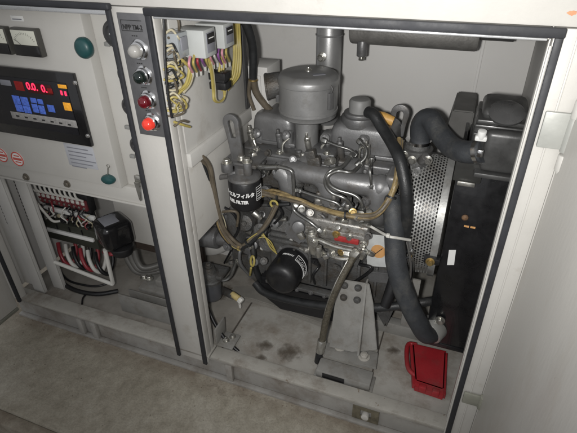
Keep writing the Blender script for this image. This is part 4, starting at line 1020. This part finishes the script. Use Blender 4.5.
# ================================================================== RADIATOR
rd = thing('radiator', (.09, .5, .15), 'tall black framed radiator at the right end of the engine', 'radiator')
b = B(); b.bx(.016, .185, .275, .29, .215, .955, .003); b.bx(.016, .026, .2905, .60, .19, .955, .002); part(b, 'radiator_frame', RADB, rd)
b = B(); b.bx(.03, .165, .30, .60, .2, .95, .004); part(b, 'radiator_core', BLKM, rd)
b = B(); b.bx(.035, .175, .285, .46, .958, 1.035, .014, seg=3); b.bx(.048, .165, .30, .45, 1.036, 1.072, .018, seg=3); b.bx(.040, .170, .292, .455, 1.028, 1.042, .004)
for i in range(3): b.bx(.036+.0, .160, .281-.002*i, .292, .975+i*.024, .985+i*.024, .004)
part(b, 'radiator_tank', mat('tank_black', (.050,.050,.049), .36, 0, .2, 20, .1, 60), rd)
b = B(); b.lathe((.108, .315, 1.045), (0,-.45,1), [(0,.030), (.008,.032), (.014,.044), (.022,.046), (.028,.036), (.034,.012), (.036,0)], 32); part(b, 'radiator_cap', mat('cap_black', (.10,.10,.10), .22, .3, .1, 20, coat=.4), rd)
q = P(465, 165, .268); b = B(); b.bx(q.x-.025, q.x+.05, .262, .2745, q.z-.05, q.z+.055, .004); part(b, 'stay_plate', mat('stay_black', (.03,.03,.028), .4), rd)
q = P(466, 184, .262); b = B(); b.bx(q.x-.024, q.x+.024, .255, .2615, q.z-.005, q.z+.008, .002); part(b, 'stay_lip', STEEL, rd)
q = P(497, 152, .24); b = B(); b.bx(q.x-.035, .182, .235, .2745, q.z-.06, q.z+.055, .014, seg=3); b.bx(q.x-.045, .182, .232, .2742, q.z-.078, q.z-.064, .004); part(b, 'side_box', mat('tank_black', (.03,)*3), rd)
q = P(465, 218, .27); b = B(); b.ell((q.x, .272, q.z), (.010,.006,.010)); part(b, 'rivet', RUSTP, rd)
q = P(470, 227, .274); b = B()
for k in range(2): b.bx(q.x-.017+k*.018, q.x-.003+k*.018, .2735, .2748, q.z-.003, q.z+.003, 0)
part(b, 'orange_mark', ORI, rd)
w = [P(449,250,.274), P(456,250,.274), P(454,265,.274), P(447,265,.274)]; b = B(); b.prism(w, (0,.0012,0), .0003); part(b, 'white_label', PAPER, rd)
# shroud box behind
sh = mat('shroud_grey', (.085,.083,.078), .5, 0, .1, 15)
b = B(); b.prism([V((-.03,.50,.99)), V((.034,.50,.99)), V((.034,.50,.85)), V((-.05,.50,.85))], (0,.2,0), .004); part(b, 'shroud_box', sh, rd)
b = B(); b.bx(.016, .19, .272, .40, .195, .214, .003); part(b, 'radiator_foot', RADB, rd)
q = P(440, 320, .27); b = B(); b.hexb(q, NY, .012, .012); part(b, 'bolt', STEEL, rd)

# hoses ---------------------------------------------------------------
def hose(pts, r, m, name, lab, clamps=(), rf=None, sub=9):
    h = B().tube(PV(*pts), r, 22, sub=sub, rf=rf).build(name, m, None, lab, 'hose')
    for (i, j, f) in clamps:
        p = P(*pts[i]); q = P(*pts[j]); c = p.lerp(q, f)
        b = B(); b.lathe(c-(q-p).normalized()*.006, q-p, [(0,r+.002), (.0,r+.0045), (.012,r+.0045), (.012,r+.002)], 28); b.box(c+V((0,-r-.004,r*.3)), (.016,.012,.02), .003); b.build('hose_clamp', CHROME, h)
    return h
hose([(421,146,.44), (420,129,.44), (424,120,.43), (431,120,.41), (440,134,.37), (452,147,.32), (466,152,.27), (484,151,.245)], .031, HOSE, 'upper_radiator_hose', 'fat grey rubber hose arching from engine top to the radiator', [(6,7,.78)])
q = P(457, 133, .55); b = B(); b.cyl(P(440,131,.60), P(459,134,.60), .030, seg=28); b.build('rubber_elbow', HOSE, None, 'short dark rubber stub behind the arching upper radiator hose', 'hose')
b = B(); q = P(481,138,.235); b.box(q, (.03,.02,.014), .004); b.cyl(q+V((0,0,.0)), q+V((0,-.004,.022)), .011); b.build('clamp_tab', PAPER, None, 'white plastic tab on the upper hose clamp', 'tab')
hose([(368,112,.44), (374,115,.42), (381,126,.40), (390,140,.36), (398,155,.30), (403,172,.27), (406,192,.25), (407,215,.25), (404,240,.27), (400,262,.31)], .0185, HOSEB, 'breather_hose', 'long black hose dropping from the filler cap down past the fan guard')
hose([(394,198,.30), (393,208,.275), (394,225,.25), (395,245,.235), (396,262,.22), (401,283,.21), (409,304,.205), (418,322,.21), (426,334,.23), (434,332,.28)], .0295, HOSE, 'lower_radiator_hose', 'fat blue grey hose sweeping down to the bottom of the radiator', [], rf=lambda u: 1.0+.08*math.exp(-((u-.45)/.25)**2)+.12*u)
b = B(); b.cyl(P(428,333,.26), P(436,325,.30), .048, bev=.006, seg=28); b.build('hose_collar', mat('collar_grey', (.38,.38,.36), .35, .5), None, 'pale metal collar at the lower end of the fat radiator hose', 'clamp')
b = B(); b.tube(PV((370,226,.27), (377,230,.25), (388,236,.19), (398,238,.20), (410,240,.24)), .0045, 8); b.box(P(388,235.5,.183), (.012,.012,.012), .003); b.build('cable_tie', WWIRE, None, 'white cable tie strapped round the fat lower hose', 'cable tie')
hose([(255,283,.30), (266,293,.28), (300,302,.26), (335,307,.245), (365,308,.24), (395,306,.25), (425,302,.28), (436,300,.31)], .0155, HOSEB, 'coolant_hose', 'long black hose running level across the foot of the engine')
hose([(252,240,.33), (254,258,.31), (256,270,.31), (262,284,.33)], .012, HOSEB, 'drain_hose', 'short black hose hanging left of the oil filter')
hose([(396,276,.26), (391,290,.24), (385,306,.22)], .022, BLKM, 'rubber_grip_lever', 'short black rubber covered lever under the data plate', rf=lambda u: 1-.2*u)
# braided drain hose with end fitting
h = B(); h.tube(PV((355,254,.24), (348,266,.21), (338,285,.18), (330,305,.165), (325,325,.15), (322,342,.14)), .0125, 14, m=mat('braid', (.085,.075,.055), .45, .2, .45, 150, .6, 400))
h.tube(PV((352,254,.235), (345,266,.205), (335,285,.175), (327.5,305,.16), (322.5,325,.147)), .0042, 8, m=STEEL)  # highlight along the hose, built in as a thin bright steel strip
h.cyl(P(322,340,.14), P(320,352,.13), .016, m=STEEL, seg=14); h.cyl(P(320,351,.13), P(318,362,.125), .014, m=BLKM)
h.cyl(P(352,257,.235), P(358,250,.245), .017, m=STEEL, seg=8)
h.build('braided_hose', None, None, 'braided drain hose hanging down beside the engine mount bracket', 'hose')
# brown harness along the pump
def bundle(paths, name, lab, mats_, r, n_=4, spread=1.6, cat='wiring harness'):
    b = B(); random.seed(len(lab))
    for k in range(n_):
        ox = random.uniform(-spread, spread); oy = random.uniform(-spread, spread)
        b.tube([P(a+ox+random.uniform(-.5,.5), c+oy+random.uniform(-.5,.5), y+random.uniform(-.008,.008)) for a, c, y in paths], r, 8, m=mats_[k % len(mats_)])
    for (a, c, y), (a2, c2, y2) in zip(paths[1::3], paths[2::3]):
        p = P(a, c, y); q = P(a2, c2, y2); b.lathe(p, q-p, [(0,r*2.2), (.0,r*2.5), (.006,r*2.5), (.006,r*2.2)], 16, m=HOSEB)
    return b.build(name, None, None, lab, cat)
bundle([(262,192,.28), (278,196,.27), (300,201,.25), (318,208,.245), (345,215,.235), (368,217,.235), (380,213,.24), (391,198,.26), (397,182,.28), (400,160,.31), (401,140,.36)], 'wiring_harness', 'oily amber sleeved harness crossing above the injection pump', (LOOM, BRNH, LOOM, BRNH, LOOM, LOOM), .0062, 6, 2.0)
bundle([(182,155,.10), (197,156,.12), (207,168,.15), (212,190,.18), (216,212,.20), (222,230,.21), (232,243,.22), (240,248,.23)], 'wiring_harness', 'brown taped harness dropping left of the fuel filter', (BRNH, BRNH, LOOM, BRNH, LOOM, HOSEB), .0065, 7, 2.3)
bundle([(240,248,.23), (248,243,.23), (258,234,.24), (268,222,.25), (276,206,.27)], 'wiring_harness', 'brown braided harness rising from the low left to the engine side', (BRNH, HOSEB, BRNH), .007, 4, 1.2)
b = B()
random.seed(9)
for k in range(7):
    o = random.uniform(-2,7); o2 = random.uniform(-2,7); b.tube(PV((214+o,205,.22), (218+o2,220,.215+k*.003), (226+o*.8,236,.22), (233+o2*.5,246,.22), (240,250+random.uniform(-2,2),.23)), .0021, 6, m=YEL if k % 3 else CREAMW)
for k in range(3): b.tube(PV((240,249,.23), (250,243-k*2.5,.23), (262,237-k*2,.24), (270,241+k*3,.25), (275+k,250+k*2,.26)), .0022, 6, m=YEL)
for k in range(3): b.tube(PV((258,196+k,.28), (270,190+k*2,.28), (284,193+k*2,.27), (296,199+k,.26)), .0045, 6, m=LOOM)
b.build('yellow_wires', None, None, 'loose thin yellow wires curling below the fuel filter', 'wires')
LEADS = ((BLKM, ((208,200,.24), (222,206,.24), (235,216,.25), (238,230,.26), (230,243,.26)), 'black lead curving under the fuel filter canister'),
  (REDW, ((196,190,.30), (206,200,.30), (214,206,.30)), 'short dull red lead left of the fuel filter'), (PINKW, ((196,208,.30), (206,213,.30), (214,214,.30)), 'short pink lead low on the left by the partition'),
  (BRNH, ((222,212,.22), (232,211,.21), (238,214,.22), (237,226,.24)), 'brown lead hooked round just below the fuel filter'), (BLKM, ((268,196,.28), (276,205,.28), (282,214,.29), (272,226,.30)), 'black lead looping right of the fuel filter'),
  (BLKM, ((215,180,.30), (219,200,.30), (224,212,.30)), 'black lead dropping behind the brown taped harness'))
for c_, pts, lab in LEADS:
    b = B(); b.tube(PV(*pts), .005, 8); b.build('lead_wire', c_, None, lab, 'wire')
# ball-ended connector by the filter
b = B(); b.torus(P(274,204,.27), NY, .013, .004, m=YEL, seg=20); b.cyl(P(268,205,.28), P(290,204,.28), .007, m=HOSEB); b.build('ring_terminal', None, None, 'small yellow ringed terminal right of the fuel filter', 'terminal')

# exhaust -----------------------------------------------------------------
ex = thing('exhaust_pipe', (P(328,75,.68).x, .68, .9), 'grey vertical exhaust pipe rising behind the air cleaner', 'pipe')
ex_x = P(328, 75, .68).x
b = B(); b.cyl((ex_x, .68, .83), (ex_x, .68, 1.20), .046, seg=32, bev=.001); b.tube([(ex_x,.68,1.19), (ex_x+.01,.68,1.225), (ex_x+.05,.68,1.25), (ex_x+.12,.68,1.255)], .046, 24); b.torus((ex_x,.68,1.155), ZA, .0462, .003)
b.build('pipe_body', SILV, ex)
q = P(322, 57, .63); b = B(); b.lathe(q, NY, [(-.02,.016), (0,.016), (.002,.011), (.012,.011)], 18); b.hexb(q+NY*.010, NY, .010, .012); b.build('pipe_plug', STEEL, ex)
mu = thing('muffler', (P(410,44,.68).x, .68, 1.14), 'long dark grey muffler lying under the roof', 'muffler')
m0, m1 = P(351, 38, .68), P(479, 44, .68); mzz = P(410, 48.5, .66).z+.046
b = B(); b.cyl((m0.x, .68, mzz), (m1.x, .68, mzz), .046, bev=.010, seg=40); b.build('muffler_body', mat('muffler_grey', (.17,.165,.155), .55, .3, .15, 20, .3, 120), mu)
b = B(); b.cyl((m1.x, .68, mzz+.02), (m1.x+.10, .68, mzz+.02), .03); b.bx(m1.x+.02, m1.x+.16, .665, .70, 1.20, 1.212, .002); b.build('muffler_outlet', ENGD, mu)
q = P(362, 50, .66); b = B(); b.cyl((q.x,.66,mzz-.03), (q.x,.66,mzz-.082), .018, m=ENG); b.hexb((q.x,.66,mzz-.08), -ZA, .011, .014, m=STEEL); b.build('muffler_drain', None, mu)

# mount bracket ------------------------------------------------------------
mb = thing('engine_mount', (-.22, .14, .11), 'pale grey steel engine mount bracket bolted to the floor', 'bracket')
tl, tr_, bl, br = P(338,279,.24), P(369,284,.24), P(329,347,.165), P(377,350,.16)
b = B(); nrm = (tr_-tl).cross(bl-tl).normalized()
b.prism([tl, tr_, P(373,303,.22), br, P(352,352,.163), bl], nrm*.008 if nrm.y > 0 else -nrm*.008, .002); b.build('upright_plate', BRKT, mb)
b = B(); b.prism([P(365,284,.236), P(367,284,.236), P(359,356,.13), P(357,356,.13)], (0,.03,0), .001); b.build('gusset', BRKT, mb)
foot = [PZ(326,344,.150), PZ(378,354,.150), PZ(376,370,.150), PZ(320,356,.150)]
b = B(); b.prism(foot, (0,0,.010), .002); b.build('foot_plate', BRKT, mb)
blk = [PZ(322,357,.149), PZ(366,373,.149), PZ(366,380,.149), PZ(322,364,.149)]
b = B(); b.bx(-.325, -.130, .062, .125, .1105, .148, .004); b.bx(-.333, -.120, .062, .13, .1105, .118, .002); b.build('foot_block', BRKT, mb)
b = B(); b.bx(-.30, -.22, .0585, .0612, .122, .144, .001); b.build('block_slot', BLKM, mb)
fc = (tl+tr_)/2
for (px, py) in ((344.5,285.5), (358,288), (343.5,297.5), (357,300)):
    q = P(px, py, .2375-(py-279)*.0011-.008); b = B(); b.lathe(q, NY, [(-.004,.0125), (.002,.0125), (.007,.0105), (.009,.006), (.009,0)], 20); b.build('bolt', ENGD, mb)
for (px, py) in ((340,343), (364,353)):
    q = PZ(px, py+4, .1605); b = B(); b.hexb((q.x, q.y, .1605), ZA, .015, .014); b.cyl((q.x,q.y,.172), (q.x,q.y,.172+(.03 if px < 350 else .008)), .008); b.build('bolt', SILL, mb)
# drip tray band under the engine
b = B()
outer = [PZ(226,300,.112), PZ(252,303,.112), PZ(282,313,.112), PZ(322,328,.112), PZ(326,316,.112), PZ(300,300,.112), PZ(262,290,.112), PZ(235,290,.112)]
b.prism(outer, (0,0,.025), .004); b.build('drip_tray', mat('tray_grey', (.20,.19,.17), .6, 0, .15, 12, .1, 60), None, 'low grey drip tray on the floor under the engine', 'tray')
b = B(); b.bx(-.20, .02, .36, .40, .1105, .165, .004); b.build('skid_rail', BRKT, None, 'pale steel skid rail under the radiator hose', 'rail')
# hose + fitting at the foot of the post
b = B(); b.tube(PV((207,306,.14), (213,320,.12), (220,332,.10), (228,342,.085), (239,352,.075)), .0075, 10, m=BLKM)
b.cyl(P(224,338,.09), P(229,344,.085), .012, m=STEEL, seg=8); b.cyl(P(231,345,.083), P(235,349,.08), .010, m=STEEL)
b.tube(PV((207,314,.14), (211,322,.135)), .004, 6, m=STEEL)
b.build('grease_hose', None, None, 'thin black hose with steel end fitting at the foot of the centre post', 'hose')

# red case ------------------------------------------------------------------
rx = thing('red_case', (.04, .2, .1105), 'red plastic case lying on the floor under the radiator', 'case')
A_, B_, C_, D_ = PZ(410,341,.150), PZ(448,350,.150), PZ(446,395,.150), PZ(413,384,.150)
b = B(); b.prism([V((p.x,p.y,.112)) for p in (A_, B_, C_, D_)], (0,0,.038), .008); b.build('case_body', REDB, rx)
cen = (A_+B_+C_+D_)/4
b = B(); b.prism([V((cen.x+(p.x-cen.x)*.86, cen.y+(p.y-cen.y)*.84+.004, .146)) for p in (A_, B_, C_, D_)], (0,0,.008), .004); b.build('case_lid', REDB, rx)
for t_ in (.3, .7):
    q = D_.lerp(C_, t_); b = B(); b.bx(q.x-.012, q.x+.012, q.y-.004, q.y+.014, .128, .1525, .003); b.build('case_latch', REDB, rx)
b = B(); h0, h1 = PZ(414,344,.14), PZ(415,378,.14)
b.tube([h0+V((0.01,0,0)), h0+V((-.018,-.006,0)), h0.lerp(h1,.3)+V((-.028,0,0)), h0.lerp(h1,.75)+V((-.024,0,0)), h0.lerp(h1,.9)+V((-.005,0,0)), h0.lerp(h1,.95)+V((.015,0,0))], .0085, 10); b.build('case_handle', REDB, rx)

# ================================================================== SCALE, CAMERA, LIGHT
done = set()
for o in list(sc.objects):
    if o.type == 'MESH' and o.data.name not in done:
        done.add(o.data.name); o.data.transform(Matrix.Scale(K, 4))
    o.location = o.location*K
cam = bpy.data.cameras.new('camera'); co = bpy.data.objects.new('camera', cam); COL.objects.link(co)
Rw = Matrix((RM @ V((1,0,0)), RM @ V((0,-1,0)), RM @ V((0,0,-1)))).transposed()
M = Rw.to_4x4(); M.translation = CAM*K; co.matrix_world = M
cam.sensor_width = 36; cam.lens = 36*F/577; cam.clip_start = .02; cam.clip_end = 60; sc.camera = co
# camera flash
ld = bpy.data.lights.new('flash', 'SPOT'); ld.energy = 82*K*K; ld.color = (1.0,.985,.96); ld.shadow_soft_size = .018; ld.spot_size = math.radians(100); ld.spot_blend = 1.0
lo = bpy.data.objects.new('flash', ld); COL.objects.link(lo)
lp = (CAM+RM@V((-.075,.012,0)))*K; aim = P(345, 110, .2)*K
M2 = (-(aim-lp)).to_track_quat('Z', 'Y').to_matrix().to_4x4(); M2.translation = lp; lo.matrix_world = M2
w = bpy.data.worlds.new('World'); sc.world = w; w.use_nodes = True
w.node_tree.nodes['Background'].inputs[0].default_value = (.96,.97,1,1); w.node_tree.nodes['Background'].inputs[1].default_value = .50
sc.view_settings.view_transform = 'Standard'; sc.view_settings.look = 'None'; sc.view_settings.exposure = 0
